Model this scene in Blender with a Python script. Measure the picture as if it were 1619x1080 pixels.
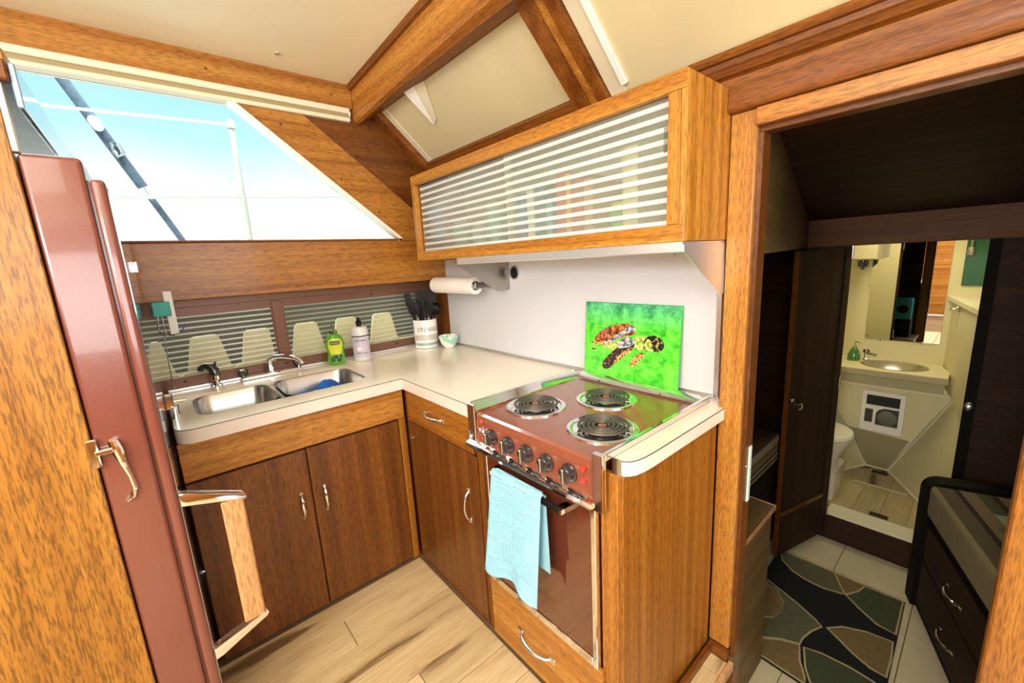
import bpy, bmesh, math, random
from mathutils import Vector, Matrix, Quaternion

random.seed(7)
for o in list(bpy.data.objects):
    bpy.data.objects.remove(o)
scene = bpy.context.scene
COL = scene.collection
PI = math.pi

# ------------------------------------------------------------------ camera
cam_d = bpy.data.cameras.new('camera')
cam = bpy.data.objects.new('camera', cam_d)
COL.objects.link(cam)
cam_d.sensor_width = 36.0
cam_d.lens = 36.0 * 651.74 / 1619.0
cam_d.clip_start = 0.02
cam_d.clip_end = 300
RX = Vector((0.6533746, 0.75506966, -0.05451084))     # image right
RY = Vector((0.11055816, -0.16640555, -0.97983983))   # image down
RZ = Vector((-0.74891823, 0.63417584, -0.19220427))   # view direction
m = Matrix((RX, -RY, -RZ)).transposed().to_4x4()
m.translation = Vector((2.34, -1.355, 1.387))
cam.matrix_world = m
scene.camera = cam

# ------------------------------------------------------------------ view
scene.view_settings.view_transform = 'Standard'
scene.view_settings.look = 'None'
scene.view_settings.gamma = 1.0
scene.view_settings.use_curve_mapping = False
scene.view_settings.exposure = 0.1

# ------------------------------------------------------------------ sky
def srgb(h):
    h = h.lstrip('#')
    out = []
    for i in (0, 2, 4):
        c = int(h[i:i + 2], 16) / 255.0
        out.append(c / 12.92 if c <= 0.04045 else ((c + 0.055) / 1.055) ** 2.4)
    return (out[0], out[1], out[2], 1.0)

world = bpy.data.worlds.new('sky')
scene.world = world
world.use_nodes = True
nt = world.node_tree
nt.nodes.clear()
wo = nt.nodes.new('ShaderNodeOutputWorld')
bg = nt.nodes.new('ShaderNodeBackground')
tc = nt.nodes.new('ShaderNodeTexCoord')
sep = nt.nodes.new('ShaderNodeSeparateXYZ')
ramp = nt.nodes.new('ShaderNodeValToRGB')
noi = nt.nodes.new('ShaderNodeTexNoise')
noi.inputs['Scale'].default_value = 5.0
noi.inputs['Detail'].default_value = 5.0
mad = nt.nodes.new('ShaderNodeMath'); mad.operation = 'MULTIPLY_ADD'
mad.inputs[1].default_value = 0.12
nt.links.new(tc.outputs['Generated'], sep.inputs[0])
nt.links.new(tc.outputs['Generated'], noi.inputs['Vector'])
nt.links.new(noi.outputs['Fac'], mad.inputs[0])
nt.links.new(sep.outputs['Z'], mad.inputs[2])
nt.links.new(mad.outputs[0], ramp.inputs[0])
cr = ramp.color_ramp
cr.elements[0].position = 0.235; cr.elements[0].color = (1.0, 1.0, 1.0, 1)
cr.elements[1].position = 0.31; cr.elements[1].color = srgb('#c8f2fa')
e = cr.elements.new(0.40); e.color = srgb('#b2e8f6')
e = cr.elements.new(1.0); e.color = srgb('#8fd2ee')
nt.links.new(ramp.outputs[0], bg.inputs['Color'])
bg.inputs['Strength'].default_value = 1.15
nt.links.new(bg.outputs[0], wo.inputs['Surface'])

# ------------------------------------------------------------------ large lights
def area(name, loc, direction, sx, sy, power, color=(1, 1, 1)):
    d = bpy.data.lights.new(name, 'AREA')
    d.shape = 'RECTANGLE'; d.size = sx; d.size_y = sy
    d.energy = power; d.color = color
    o = bpy.data.objects.new(name, d); COL.objects.link(o)
    o.location = loc
    o.rotation_euler = Vector(direction).to_track_quat('-Z', 'Y').to_euler()
    return o
area('added_overhead_fill', (2.4, -2.3, 2.24), (0, 0, -1), 1.6, 1.6, 36, (1.0, 0.95, 0.86))  # unseen overhead lamp, added to brighten the cabin
area('starboard_window_daylight', (4.25, -1.9, 1.6), (-1, 0, 0.05), 3.2, 0.9, 70, (1.0, 0.98, 0.96))
area('aft_window_daylight', (2.2, -4.27, 1.86), (-0.1, 1, -0.12), 3.0, 0.72, 58, (1.0, 0.98, 0.96))
area('added_port_fill', (-1.5, -1.0, 3.6), (0.75, -0.02, -1.0), 2.4, 1.6, 210, (0.97, 0.99, 1.0))  # lamp added outside above the window to brighten the worktop
area('bath_lamp', (1.95, 2.05, 1.60), (0, 0, -1), 0.35, 0.35, 5.0, (1.0, 0.88, 0.55))
pl = bpy.data.lights.new('added_salon_fill', 'POINT'); pl.energy = 58; pl.shadow_soft_size = 0.16; pl.color = (1.0, 0.95, 0.86)  # unseen point lamp, added to lift the ceiling
po = bpy.data.objects.new('added_salon_fill', pl); COL.objects.link(po); po.location = (2.3, -2.5, 1.75)
sl = bpy.data.lights.new('sun', 'SUN'); sl.energy = 2.2; sl.angle = 0.01
so = bpy.data.objects.new('sun', sl); COL.objects.link(so)
so.rotation_euler = Vector((-0.5, 0.4, -0.8)).to_track_quat('-Z', 'Y').to_euler()

# ------------------------------------------------------------------ materials
def newmat(name):
    mt = bpy.data.materials.new(name); mt.use_nodes = True
    t = mt.node_tree
    return mt, t, t.nodes['Principled BSDF']

def flat(name, color, rough=0.5, metal=0.0, coat=0.0, noise=0.0, nscale=20.0, bump=0.0, bscale=200.0):
    mt, t, b = newmat(name)
    c = srgb(color) if isinstance(color, str) else color
    b.inputs['Base Color'].default_value = c
    b.inputs['Roughness'].default_value = rough
    b.inputs['Metallic'].default_value = metal
    b.inputs['Coat Weight'].default_value = coat
    b.inputs['Coat Roughness'].default_value = 0.06
    tcn = t.nodes.new('ShaderNodeTexCoord')
    if noise > 0:
        n = t.nodes.new('ShaderNodeTexNoise'); n.inputs['Scale'].default_value = nscale
        n.inputs['Detail'].default_value = 4
        t.links.new(tcn.outputs['Object'], n.inputs['Vector'])
        r = t.nodes.new('ShaderNodeValToRGB')
        r.color_ramp.elements[0].position = 0.3; r.color_ramp.elements[1].position = 0.7
        r.color_ramp.elements[0].color = (c[0] * (1 - noise), c[1] * (1 - noise), c[2] * (1 - noise), 1)
        r.color_ramp.elements[1].color = (min(1, c[0] * (1 + noise)), min(1, c[1] * (1 + noise)), min(1, c[2] * (1 + noise)), 1)
        t.links.new(n.outputs['Fac'], r.inputs[0]); t.links.new(r.outputs[0], b.inputs['Base Color'])
    if bump > 0:
        n = t.nodes.new('ShaderNodeTexNoise'); n.inputs['Scale'].default_value = bscale
        t.links.new(tcn.outputs['Object'], n.inputs['Vector'])
        bp = t.nodes.new('ShaderNodeBump'); bp.inputs['Strength'].default_value = bump
        bp.inputs['Distance'].default_value = 0.002
        t.links.new(n.outputs['Fac'], bp.inputs['Height']); t.links.new(bp.outputs[0], b.inputs['Normal'])
    return mt

def wood(name, dark, mid, light, axis='z', across=16.0, rough=0.38, coat=0.13, fleck=0.42):
    mt, t, b = newmat(name)
    b.inputs['Specular IOR Level'].default_value = 0.35
    tcn = t.nodes.new('ShaderNodeTexCoord')
    oi = t.nodes.new('ShaderNodeObjectInfo')
    mul = t.nodes.new('ShaderNodeMath'); mul.operation = 'MULTIPLY'; mul.inputs[1].default_value = 13.0
    t.links.new(oi.outputs['Random'], mul.inputs[0])
    add = t.nodes.new('ShaderNodeVectorMath'); add.operation = 'ADD'
    t.links.new(tcn.outputs['Object'], add.inputs[0]); t.links.new(mul.outputs[0], add.inputs[1])
    def mapped(along, acr):
        mp = t.nodes.new('ShaderNodeMapping')
        s = [acr, acr, acr]; s['xyz'.index(axis)] = along
        mp.inputs['Scale'].default_value = s
        t.links.new(add.outputs[0], mp.inputs['Vector'])
        return mp
    m1 = mapped(0.55, across * 1.5)
    n1 = t.nodes.new('ShaderNodeTexNoise'); n1.inputs['Scale'].default_value = 1.0
    n1.inputs['Detail'].default_value = 6; n1.inputs['Roughness'].default_value = 0.62
    n1.inputs['Distortion'].default_value = 0.12
    t.links.new(m1.outputs[0], n1.inputs['Vector'])
    r1 = t.nodes.new('ShaderNodeValToRGB')
    r1.color_ramp.elements[0].position = 0.30; r1.color_ramp.elements[0].color = srgb(dark)
    r1.color_ramp.elements[1].position = 0.72; r1.color_ramp.elements[1].color = srgb(light)
    e = r1.color_ramp.elements.new(0.5); e.color = srgb(mid)
    t.links.new(n1.outputs['Fac'], r1.inputs[0])
    m2 = mapped(34.0, 300.0)
    n2 = t.nodes.new('ShaderNodeTexNoise'); n2.inputs['Scale'].default_value = 1.0
    n2.inputs['Detail'].default_value = 3
    t.links.new(m2.outputs[0], n2.inputs['Vector'])
    r2 = t.nodes.new('ShaderNodeValToRGB')
    r2.color_ramp.elements[0].position = 0.36; r2.color_ramp.elements[0].color = (1 - fleck, 1 - fleck, 1 - fleck, 1)
    r2.color_ramp.elements[1].position = 0.56; r2.color_ramp.elements[1].color = (1, 1, 1, 1)
    t.links.new(n2.outputs['Fac'], r2.inputs[0])
    mx = t.nodes.new('ShaderNodeMix'); mx.data_type = 'RGBA'; mx.blend_type = 'MULTIPLY'
    mx.inputs[0].default_value = 1.0
    t.links.new(r1.outputs[0], mx.inputs[6]); t.links.new(r2.outputs[0], mx.inputs[7])
    t.links.new(mx.outputs[2], b.inputs['Base Color'])
    b.inputs['Roughness'].default_value = rough
    b.inputs['Coat Weight'].default_value = coat
    b.inputs['Coat Roughness'].default_value = 0.12
    bp = t.nodes.new('ShaderNodeBump'); bp.inputs['Strength'].default_value = 0.12
    bp.inputs['Distance'].default_value = 0.001
    t.links.new(n2.outputs['Fac'], bp.inputs['Height']); t.links.new(bp.outputs[0], b.inputs['Normal'])
    return mt

def glass(name, tint, refl=0.25, rough=0.04, veil=0.0, veilcol='#c8d2c0'):
    mt = bpy.data.materials.new(name); mt.use_nodes = True
    t = mt.node_tree; t.nodes.clear()
    out = t.nodes.new('ShaderNodeOutputMaterial')
    tr = t.nodes.new('ShaderNodeBsdfTransparent'); tr.inputs['Color'].default_value = srgb(tint)
    gl = t.nodes.new('ShaderNodeBsdfGlossy'); gl.inputs['Roughness'].default_value = rough
    lw = t.nodes.new('ShaderNodeLayerWeight'); lw.inputs['Blend'].default_value = refl
    mix = t.nodes.new('ShaderNodeMixShader')
    t.links.new(lw.outputs['Fresnel'], mix.inputs[0])
    src = tr
    if veil > 0:
        df = t.nodes.new('ShaderNodeBsdfDiffuse'); df.inputs['Color'].default_value = srgb(veilcol)
        m0 = t.nodes.new('ShaderNodeMixShader'); m0.inputs[0].default_value = veil
        t.links.new(tr.outputs[0], m0.inputs[1]); t.links.new(df.outputs[0], m0.inputs[2])
        src = m0
    t.links.new(src.outputs[0], mix.inputs[1]); t.links.new(gl.outputs[0], mix.inputs[2])
    t.links.new(mix.outputs[0], out.inputs['Surface'])
    return mt

def stripes(name, axis, period, cols, rough=0.85):
    mt, t, b = newmat(name)
    tcn = t.nodes.new('ShaderNodeTexCoord'); sp = t.nodes.new('ShaderNodeSeparateXYZ')
    t.links.new(tcn.outputs['Object'], sp.inputs[0])
    d = t.nodes.new('ShaderNodeMath'); d.operation = 'DIVIDE'; d.inputs[1].default_value = period
    t.links.new(sp.outputs['XYZ'.index(axis)], d.inputs[0])
    f = t.nodes.new('ShaderNodeMath'); f.operation = 'FRACT'
    t.links.new(d.outputs[0], f.inputs[0])
    r = t.nodes.new('ShaderNodeValToRGB'); r.color_ramp.interpolation = 'CONSTANT'
    els = r.color_ramp.elements
    els[0].position = 0; els[0].color = srgb(cols[0][1])
    els[1].position = cols[1][0]; els[1].color = srgb(cols[1][1])
    for p, c in cols[2:]:
        e = els.new(p); e.color = srgb(c)
    t.links.new(f.outputs[0], r.inputs[0]); t.links.new(r.outputs[0], b.inputs['Base Color'])
    b.inputs['Roughness'].default_value = rough
    return mt

def plankmat(name, base, light, streak, axis='y', sx=0.128, edge=0.5):
    """printed plank: pale wood with a dark heart streak running along it"""
    mt, t, b = newmat(name)
    tcn = t.nodes.new('ShaderNodeTexCoord'); oi = t.nodes.new('ShaderNodeObjectInfo')
    mul = t.nodes.new('ShaderNodeMath'); mul.operation = 'MULTIPLY'; mul.inputs[1].default_value = 31.0
    t.links.new(oi.outputs['Random'], mul.inputs[0])
    add = t.nodes.new('ShaderNodeVectorMath'); add.operation = 'ADD'
    t.links.new(tcn.outputs['Object'], add.inputs[0]); t.links.new(mul.outputs[0], add.inputs[1])
    mp = t.nodes.new('ShaderNodeMapping'); mp.inputs['Scale'].default_value = (13, 1.6, 13)
    t.links.new(add.outputs[0], mp.inputs['Vector'])
    n = t.nodes.new('ShaderNodeTexNoise'); n.inputs['Scale'].default_value = 1.0
    n.inputs['Detail'].default_value = 5; n.inputs['Distortion'].default_value = 0.4
    t.links.new(mp.outputs[0], n.inputs['Vector'])
    r = t.nodes.new('ShaderNodeValToRGB')
    els = r.color_ramp.elements
    els[0].position = 0.30; els[0].color = srgb(streak)
    els[1].position = 0.70; els[1].color = srgb(light)
    e = els.new(0.385); e.color = srgb(base)
    t.links.new(n.outputs['Fac'], r.inputs[0])
    mp2 = t.nodes.new('ShaderNodeMapping'); mp2.inputs['Scale'].default_value = (160, 8, 160)
    t.links.new(add.outputs[0], mp2.inputs['Vector'])
    n2 = t.nodes.new('ShaderNodeTexNoise'); n2.inputs['Scale'].default_value = 1.0
    t.links.new(mp2.outputs[0], n2.inputs['Vector'])
    r2 = t.nodes.new('ShaderNodeValToRGB')
    r2.color_ramp.elements[0].position = 0.3; r2.color_ramp.elements[0].color = (0.82, 0.8, 0.76, 1)
    r2.color_ramp.elements[1].position = 0.55; r2.color_ramp.elements[1].color = (1, 1, 1, 1)
    t.links.new(n2.outputs['Fac'], r2.inputs[0])
    mx = t.nodes.new('ShaderNodeMix'); mx.data_type = 'RGBA'; mx.blend_type = 'MULTIPLY'; mx.inputs[0].default_value = 1
    t.links.new(r.outputs[0], mx.inputs[6]); t.links.new(r2.outputs[0], mx.inputs[7])
    # value varies from plank to plank
    hv = t.nodes.new('ShaderNodeHueSaturation')
    mr = t.nodes.new('ShaderNodeMapRange'); mr.inputs[3].default_value = 0.86; mr.inputs[4].default_value = 1.08
    t.links.new(oi.outputs['Random'], mr.inputs[0]); t.links.new(mr.outputs[0], hv.inputs['Value'])
    t.links.new(mx.outputs[2], hv.inputs['Color']); t.links.new(hv.outputs[0], b.inputs['Base Color'])
    b.inputs['Roughness'].default_value = 0.45
    return mt

M = {}
for ax in 'xyz':
    M['beam_' + ax] = wood('beam_mahogany_' + ax, '#94561a', '#bb7a2a', '#d39a44', ax, 18)
    M['honey_' + ax] = wood('honey_mahogany_' + ax, '#a0641c', '#c0812c', '#d69c44', ax, 20)
    M['amber_' + ax] = wood('amber_mahogany_' + ax, '#7a4612', '#9b5f1b', '#b4782d', ax, 18)
    M['trim_' + ax] = wood('trim_mahogany_' + ax, '#8b521b', '#ad712a', '#c78f42', ax, 18)
    M['red_' + ax] = wood('red_mahogany_' + ax, '#603008', '#80480f', '#9c601e', ax, 16, rough=0.5, coat=0.04)
    M['brown_' + ax] = wood('brown_mahogany_' + ax, '#56300f', '#714015', '#87531e', ax, 12)
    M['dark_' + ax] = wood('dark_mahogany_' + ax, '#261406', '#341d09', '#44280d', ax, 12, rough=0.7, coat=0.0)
M['oak'] = wood('pale_oak', '#a87444', '#c4935f', '#d6aa78', 'z', 26, coat=0.1, rough=0.5)
M['olive_panel'] = wood('tan_laminate', '#5c4626', '#6b5330', '#7a6139', 'y', 14, rough=0.5, coat=0.0, fleck=0.2)
M['umber_panel'] = wood('umber_laminate', '#5a3a1a', '#6a4522', '#7a522b', 'x', 14, rough=0.6, coat=0.0, fleck=0.2)
M['fridge_wood'] = wood('golden_mahogany', '#7c4e17', '#9b6722', '#b58138', 'z', 9, fleck=0.55)
M['ceiling'] = flat('cream_vinyl_ceiling', '#f5eac6', 0.7, noise=0.03, nscale=3)
M['vinyl'] = flat('beige_vinyl_cover', '#cfc49a', 0.42, noise=0.06, nscale=3.0, bump=0.25, bscale=5)
M['vinyl2'] = flat('cream_vinyl_hem', '#d9d2b4', 0.35)
M['vinyl_white'] = flat('white_vinyl_fold', '#f4f3ea', 0.35)
M['cream_track'] = flat('cream_window_track', '#e6dcc0', 0.5)
M['tan_track'] = flat('tan_window_track', '#a49468', 0.6)
M['laminate'] = flat('ivory_laminate', '#efe4d2', 0.22, coat=0.3)
M['laminate_edge'] = flat('ivory_laminate_edge', '#ddd0c4', 0.3)
M['black_line'] = flat('dark_seam', '#3a302a', 0.6)
M['backsplash'] = flat('satin_white_metal', '#dcdce0', 0.35, metal=0.15)
M['chrome'] = flat('chrome', (0.86, 0.86, 0.87, 1), 0.07, metal=1)
M['satin'] = flat('satin_nickel', (0.70, 0.68, 0.65, 1), 0.25, metal=1)
M['steel'] = flat('brushed_steel', (0.54, 0.53, 0.51, 1), 0.28, metal=1)
M['dull_steel'] = flat('dull_steel', (0.36, 0.33, 0.29, 1), 0.35, metal=1)
M['steel_bright'] = flat('bright_steel', (0.86, 0.86, 0.86, 1), 0.33, metal=0.8)
M['alu'] = flat('aluminium', (0.75, 0.75, 0.76, 1), 0.3, metal=1)
M['fridge_red'] = flat('oxblood_enamel', '#723e31', 0.22, coat=0.6, bump=0.12, bscale=420)
M['fridge_red2'] = flat('oxblood_gasket', '#502a22', 0.3, coat=0.4)
M['gloss_front'] = flat('glossy_door_front', '#9a9aa0', 0.06, metal=0.55, coat=1.0)
M['fascia'] = flat('sky_tinted_fascia', '#7d93ad', 0.08, coat=1.0)  # blue in the base colour imitates the reflected sky
M['stove'] = flat('copper_brown_enamel', '#8c4f38', 0.2, coat=0.7, noise=0.05)
M['stove_dark'] = flat('copper_brown_panel', '#74331f', 0.25, coat=0.5)
M['oven'] = flat('oven_door_brown_glass', '#5a2a18', 0.08, coat=1.0)
M['coil'] = flat('heating_coil', '#5a554e', 0.4, metal=0.5)
M['knob'] = flat('smoked_knob', '#2c2a2b', 0.18, coat=0.8)
M['red_lamp'] = flat('red_lens', '#c0392f', 0.15, coat=0.8)
M['black'] = flat('black_plastic', '#0b090d', 0.5)
M['blackwood'] = flat('near_black_wood', '#0d0805', 0.75)
M['hole'] = flat('dark_opening', '#0c0b0a', 0.9)
M['black'].node_tree.nodes['Principled BSDF'].inputs['Specular IOR Level'].default_value = 0.25
M['blackwood'].node_tree.nodes['Principled BSDF'].inputs['Specular IOR Level'].default_value = 0.2
M['purple'] = flat('plum_nylon', '#3a2a44', 0.35)
M['towel'] = flat('aqua_cotton', '#8ebfd0', 0.95, noise=0.08, nscale=150)
M['paper'] = flat('white_paper', '#f6f2ea', 0.9)
M['ceramic'] = flat('white_ceramic', '#f2ede4', 0.15, coat=0.5)
M['ceramic_blue'] = flat('slate_blue_glaze', '#8fb0b4', 0.2, coat=0.4)
M['ceramic_grey'] = flat('warm_grey_glaze', '#c9c2b8', 0.25, coat=0.3)
M['mint'] = flat('mint_glaze', '#b5e0c6', 0.2, coat=0.5, noise=0.14, nscale=28)
_r = [n for n in M['mint'].node_tree.nodes if n.type == 'VALTORGB'][0].color_ramp
_r.elements[0].color = srgb('#a2dabb'); _r.elements[0].position = 0.44; _r.elements[1].color = srgb('#f4f4ee'); _r.elements[1].position = 0.52
M['ink'] = flat('grey_ink', '#55565a', 0.7)
M['dish_liquid'] = flat('green_dish_liquid', '#5aa31f', 0.12, coat=0.8)
M['label_lime'] = flat('lime_label', '#d8dc3a', 0.4)
M['label_dark'] = flat('dark_green_label', '#1f4a24', 0.4)
M['clear'] = glass('clear_plastic', '#eef2ea', 0.3, 0.05)
M['acrylic'] = glass('clear_acrylic_knob', '#d9d9d6', 0.5, 0.03)
M['lavender'] = flat('lavender_label', '#cfc4d2', 0.45)
M['frost'] = flat('frosted_bottle', '#dedbd6', 0.3)
M['cloth_blue'] = flat('blue_dishcloth', '#1f6fd0', 0.85, noise=0.25, nscale=40)
M['bronze'] = flat('brown_anodised_frame', '#76503c', 0.38, metal=0.25)
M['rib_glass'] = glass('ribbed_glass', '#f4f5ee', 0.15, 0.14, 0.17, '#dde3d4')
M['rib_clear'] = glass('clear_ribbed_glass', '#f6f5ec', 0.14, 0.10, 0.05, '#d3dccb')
M['rib_streak'] = glass('painted_streak_rib', '#f4f7f0', 0.30, 0.25, 0.66, '#fdfefa')  # white veil paints bright reflection streaks along the ribs
M['rib_faint_streak'] = glass('faint_painted_streak_rib', '#f4f7f0', 0.20, 0.2, 0.34, '#eef2e0')  # thinner veil, for the fainter painted streaks of the right sink pane
RIB = [M['rib_glass'], M['rib_streak']]
RIBS = [M['rib_clear'], M['rib_faint_streak']]
RIBL = [M['rib_clear'], M['rib_streak']]
M['cab_inside'] = flat('pale_green_grey_lining', '#c6c9b0', 0.7)
M['rack'] = flat('cream_plate_rack', '#f3ebcd', 0.6)
M['locker_dark'] = flat('green_grey_lining', '#596058', 0.7)
M['pane'] = glass('window_pane', '#f6fbfb', 0.12, 0.02)
M['teal'] = flat('teal_plastic', '#12a59a', 0.35)
M['white'] = flat('white_plastic', '#f2f0ec', 0.35)
M['white_boat'] = flat('white_gelcoat', '#fbfbf8', 0.4)
M['grey_web'] = flat('grey_webbing', '#465563', 0.8, noise=0.3, nscale=30)
M['plank'] = plankmat('pale_oak_plank', '#c6a97b', '#d8be93', '#755836')
M['bath_plank'] = plankmat('bath_plank', '#b8a67c', '#cbbb92', '#6a5a3c')
M['groove'] = flat('plank_joint', '#6d5438', 0.9)
M['tile'] = flat('pale_floor_tile', '#c9bd9c', 0.5, noise=0.05, nscale=8)
M['bath_white'] = flat('bath_cream_paint', '#d8cfa4', 0.55)
M['bath_panel'] = flat('bath_grey_beige', '#b6ae8c', 0.6)
M['bath_trim'] = flat('bath_cream_trim', '#e8e2c4', 0.4)
M['mirror'] = flat('mirror', (0.92, 0.93, 0.92, 1), 0.01, metal=1)
M['green_door'] = flat('green_locker_door', '#1d5a34', 0.4)
M['mattress'] = stripes('striped_ticking', 'Y', 0.26, [(0, '#5c5038'), (0.22, '#2e1c14'), (0.30, '#7c6c48'), (0.5, '#4a4a30'), (0.68, '#301810'), (0.76, '#6f6648'), (0.9, '#8c7f5c')])
M['mattress_x'] = stripes('striped_ticking_side', 'Z', 0.13, [(0, '#8f8664'), (0.25, '#3a1a16'), (0.36, '#a09076'), (0.46, '#3c2018'), (0.55, '#6d6444'), (0.8, '#4a4830'), (0.9, '#8a7c5c')])
M['rug_black'] = flat('black_rug_pile', '#080709', 0.95, bump=0.5, bscale=600)
M['rug_green'] = flat('green_rug_pile', '#5a5c42', 0.95, noise=0.12, nscale=60, bump=0.5, bscale=600)
M['rug_dkgreen'] = flat('dark_green_rug_pile', '#3e452c', 0.95, noise=0.12, nscale=60, bump=0.5, bscale=600)
M['rug_tan'] = flat('tan_rug_pile', '#75613c', 0.95, noise=0.12, nscale=60, bump=0.5, bscale=600)
M['rug_cream'] = flat('cream_rug_yarn', '#a89a70', 0.95)
M['pillow'] = flat('pale_green_pillow', '#8a947a', 0.9)

# ------------------------------------------------------------------ mesh helpers
class MB:
    def __init__(self):
        self.bm = bmesh.new()
    def _merge(self, t):
        vm = {}
        for v in t.verts:
            vm[v] = self.bm.verts.new(v.co)
        for f in t.faces:
            try:
                nf = self.bm.faces.new([vm[v] for v in f.verts]); nf.material_index = f.material_index
            except ValueError:
                pass
        t.free()
    def box(self, x0, x1, y0, y1, z0, z1, bev=0.0, seg=1, mi=0):
        t = bmesh.new()
        vs = [t.verts.new((x, y, z)) for x in (x0, x1) for y in (y0, y1) for z in (z0, z1)]
        for q in ((0, 1, 3, 2), (4, 6, 7, 5), (0, 4, 5, 1), (2, 3, 7, 6), (0, 2, 6, 4), (1, 5, 7, 3)):
            t.faces.new([vs[i] for i in q])
        if bev > 0:
            bmesh.ops.bevel(t, geom=t.edges[:], offset=bev, segments=seg, profile=0.6, affect='EDGES')
        for f in t.faces: f.material_index = mi
        self._merge(t); return self
    def prism(self, pts, axis, a, b, holes=(), bev=0.0, mi=0):
        """polygon pts extruded along axis from a to b. x:(y,z)  y:(x,z)  z:(x,y)"""
        def P(p, h):
            return {'x': (h, p[0], p[1]), 'y': (p[0], h, p[1]), 'z': (p[0], p[1], h)}[axis]
        t = bmesh.new()
        if not holes:
            v0 = [t.verts.new(P(p, a)) for p in pts]; v1 = [t.verts.new(P(p, b)) for p in pts]
            t.faces.new(v0); t.faces.new(v1[::-1])
            n = len(pts)
            for i in range(n):
                t.faces.new([v0[i], v1[i], v1[(i + 1) % n], v0[(i + 1) % n]])
            if bev > 0:
                bmesh.ops.bevel(t, geom=t.edges[:], offset=bev, segments=2, profile=0.6, affect='EDGES')
        else:
            for h, flip in ((a, 0), (b, 1)):
                es = []
                for loop in [pts] + list(holes):
                    vv = [t.verts.new(P(p, h)) for p in loop]
                    es += [t.edges.new((vv[i], vv[(i + 1) % len(vv)])) for i in range(len(vv))]
                bmesh.ops.triangle_fill(t, edges=es, use_beauty=True)
            for loop in [pts] + list(holes):
                v0 = [t.verts.new(P(p, a)) for p in loop]; v1 = [t.verts.new(P(p, b)) for p in loop]
                for i in range(len(loop)):
                    t.faces.new([v0[i], v1[i], v1[(i + 1) % len(loop)], v0[(i + 1) % len(loop)]])
            bmesh.ops.remove_doubles(t, verts=t.verts[:], dist=1e-6)
        bmesh.ops.recalc_face_normals(t, faces=t.faces[:])
        for f in t.faces: f.material_index = mi
        self._merge(t); return self
    def poly(self, pts, thick=0.01, normal=None):
        """planar (or nearly) 3-D polygon given thickness"""
        P = [Vector(p) for p in pts]
        n = Vector(normal) if normal else (P[1] - P[0]).cross(P[2] - P[0])
        n.normalize()
        t = bmesh.new()
        v0 = [t.verts.new(p) for p in P]; v1 = [t.verts.new(p - n * thick) for p in P]
        t.faces.new(v0); t.faces.new(v1[::-1])
        for i in range(len(P)):
            t.faces.new([v0[i], v1[i], v1[(i + 1) % len(P)], v0[(i + 1) % len(P)]])
        bmesh.ops.recalc_face_normals(t, faces=t.faces[:])
        self._merge(t); return self
    def tube(self, pts, r, n=10, closed=False, flat=1.0):
        P = [Vector(p) for p in pts]; k = len(P)
        rr = r if isinstance(r, (list, tuple)) else [r] * k
        t = bmesh.new(); rings = []; up = None
        for i in range(k):
            if closed: d = P[(i + 1) % k] - P[i - 1]
            else: d = P[min(i + 1, k - 1)] - P[max(i - 1, 0)]
            d.normalize()
            if up is None:
                up = Vector((0, 0, 1)) if abs(d.z) < 0.9 else Vector((1, 0, 0))
            u = (up - d * up.dot(d)).normalized(); w = d.cross(u); up = u
            rings.append([t.verts.new(P[i] + (u * math.cos(a) * flat + w * math.sin(a)) * rr[i]) for a in [2 * PI * j / n for j in range(n)]])
        for i in range(k if closed else k - 1):
            A, B = rings[i], rings[(i + 1) % k]
            for j in range(n):
                t.faces.new([A[j], A[(j + 1) % n], B[(j + 1) % n], B[j]])
        if not closed:
            t.faces.new(rings[0][::-1]); t.faces.new(rings[-1])
        bmesh.ops.recalc_face_normals(t, faces=t.faces[:])
        self._merge(t); return self
    def lathe(self, prof, c=(0, 0, 0), n=28, axis='z', cap=True, sx=1.0, sy=1.0):
        t = bmesh.new(); rings = []
        def P(r, h, a):
            x, y = r * math.cos(a) * sx, r * math.sin(a) * sy
            v = {'z': (x, y, h), 'x': (h, x, y), 'y': (x, h, y)}[axis]
            return (v[0] + c[0], v[1] + c[1], v[2] + c[2])
        for r, h in prof:
            rings.append([t.verts.new(P(max(r, 1e-5), h, 2 * PI * j / n)) for j in range(n)])
        for i in range(len(rings) - 1):
            for j in range(n):
                t.faces.new([rings[i][j], rings[i][(j + 1) % n], rings[i + 1][(j + 1) % n], rings[i + 1][j]])
        if cap:
            t.faces.new(rings[0][::-1]); t.faces.new(rings[-1])
        bmesh.ops.recalc_face_normals(t, faces=t.faces[:])
        self._merge(t); return self
    def grid(self, fn, nu, nv):
        vs = [[self.bm.verts.new(fn(i / nu, j / nv)) for j in range(nv + 1)] for i in range(nu + 1)]
        for i in range(nu):
            for j in range(nv):
                self.bm.faces.new([vs[i][j], vs[i + 1][j], vs[i + 1][j + 1], vs[i][j + 1]])
        return self
    def xform(self, mat):
        bmesh.ops.transform(self.bm, matrix=mat, verts=self.bm.verts[:]); return self

BASE = {}     # world position that an object's local coordinates start from

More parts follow.
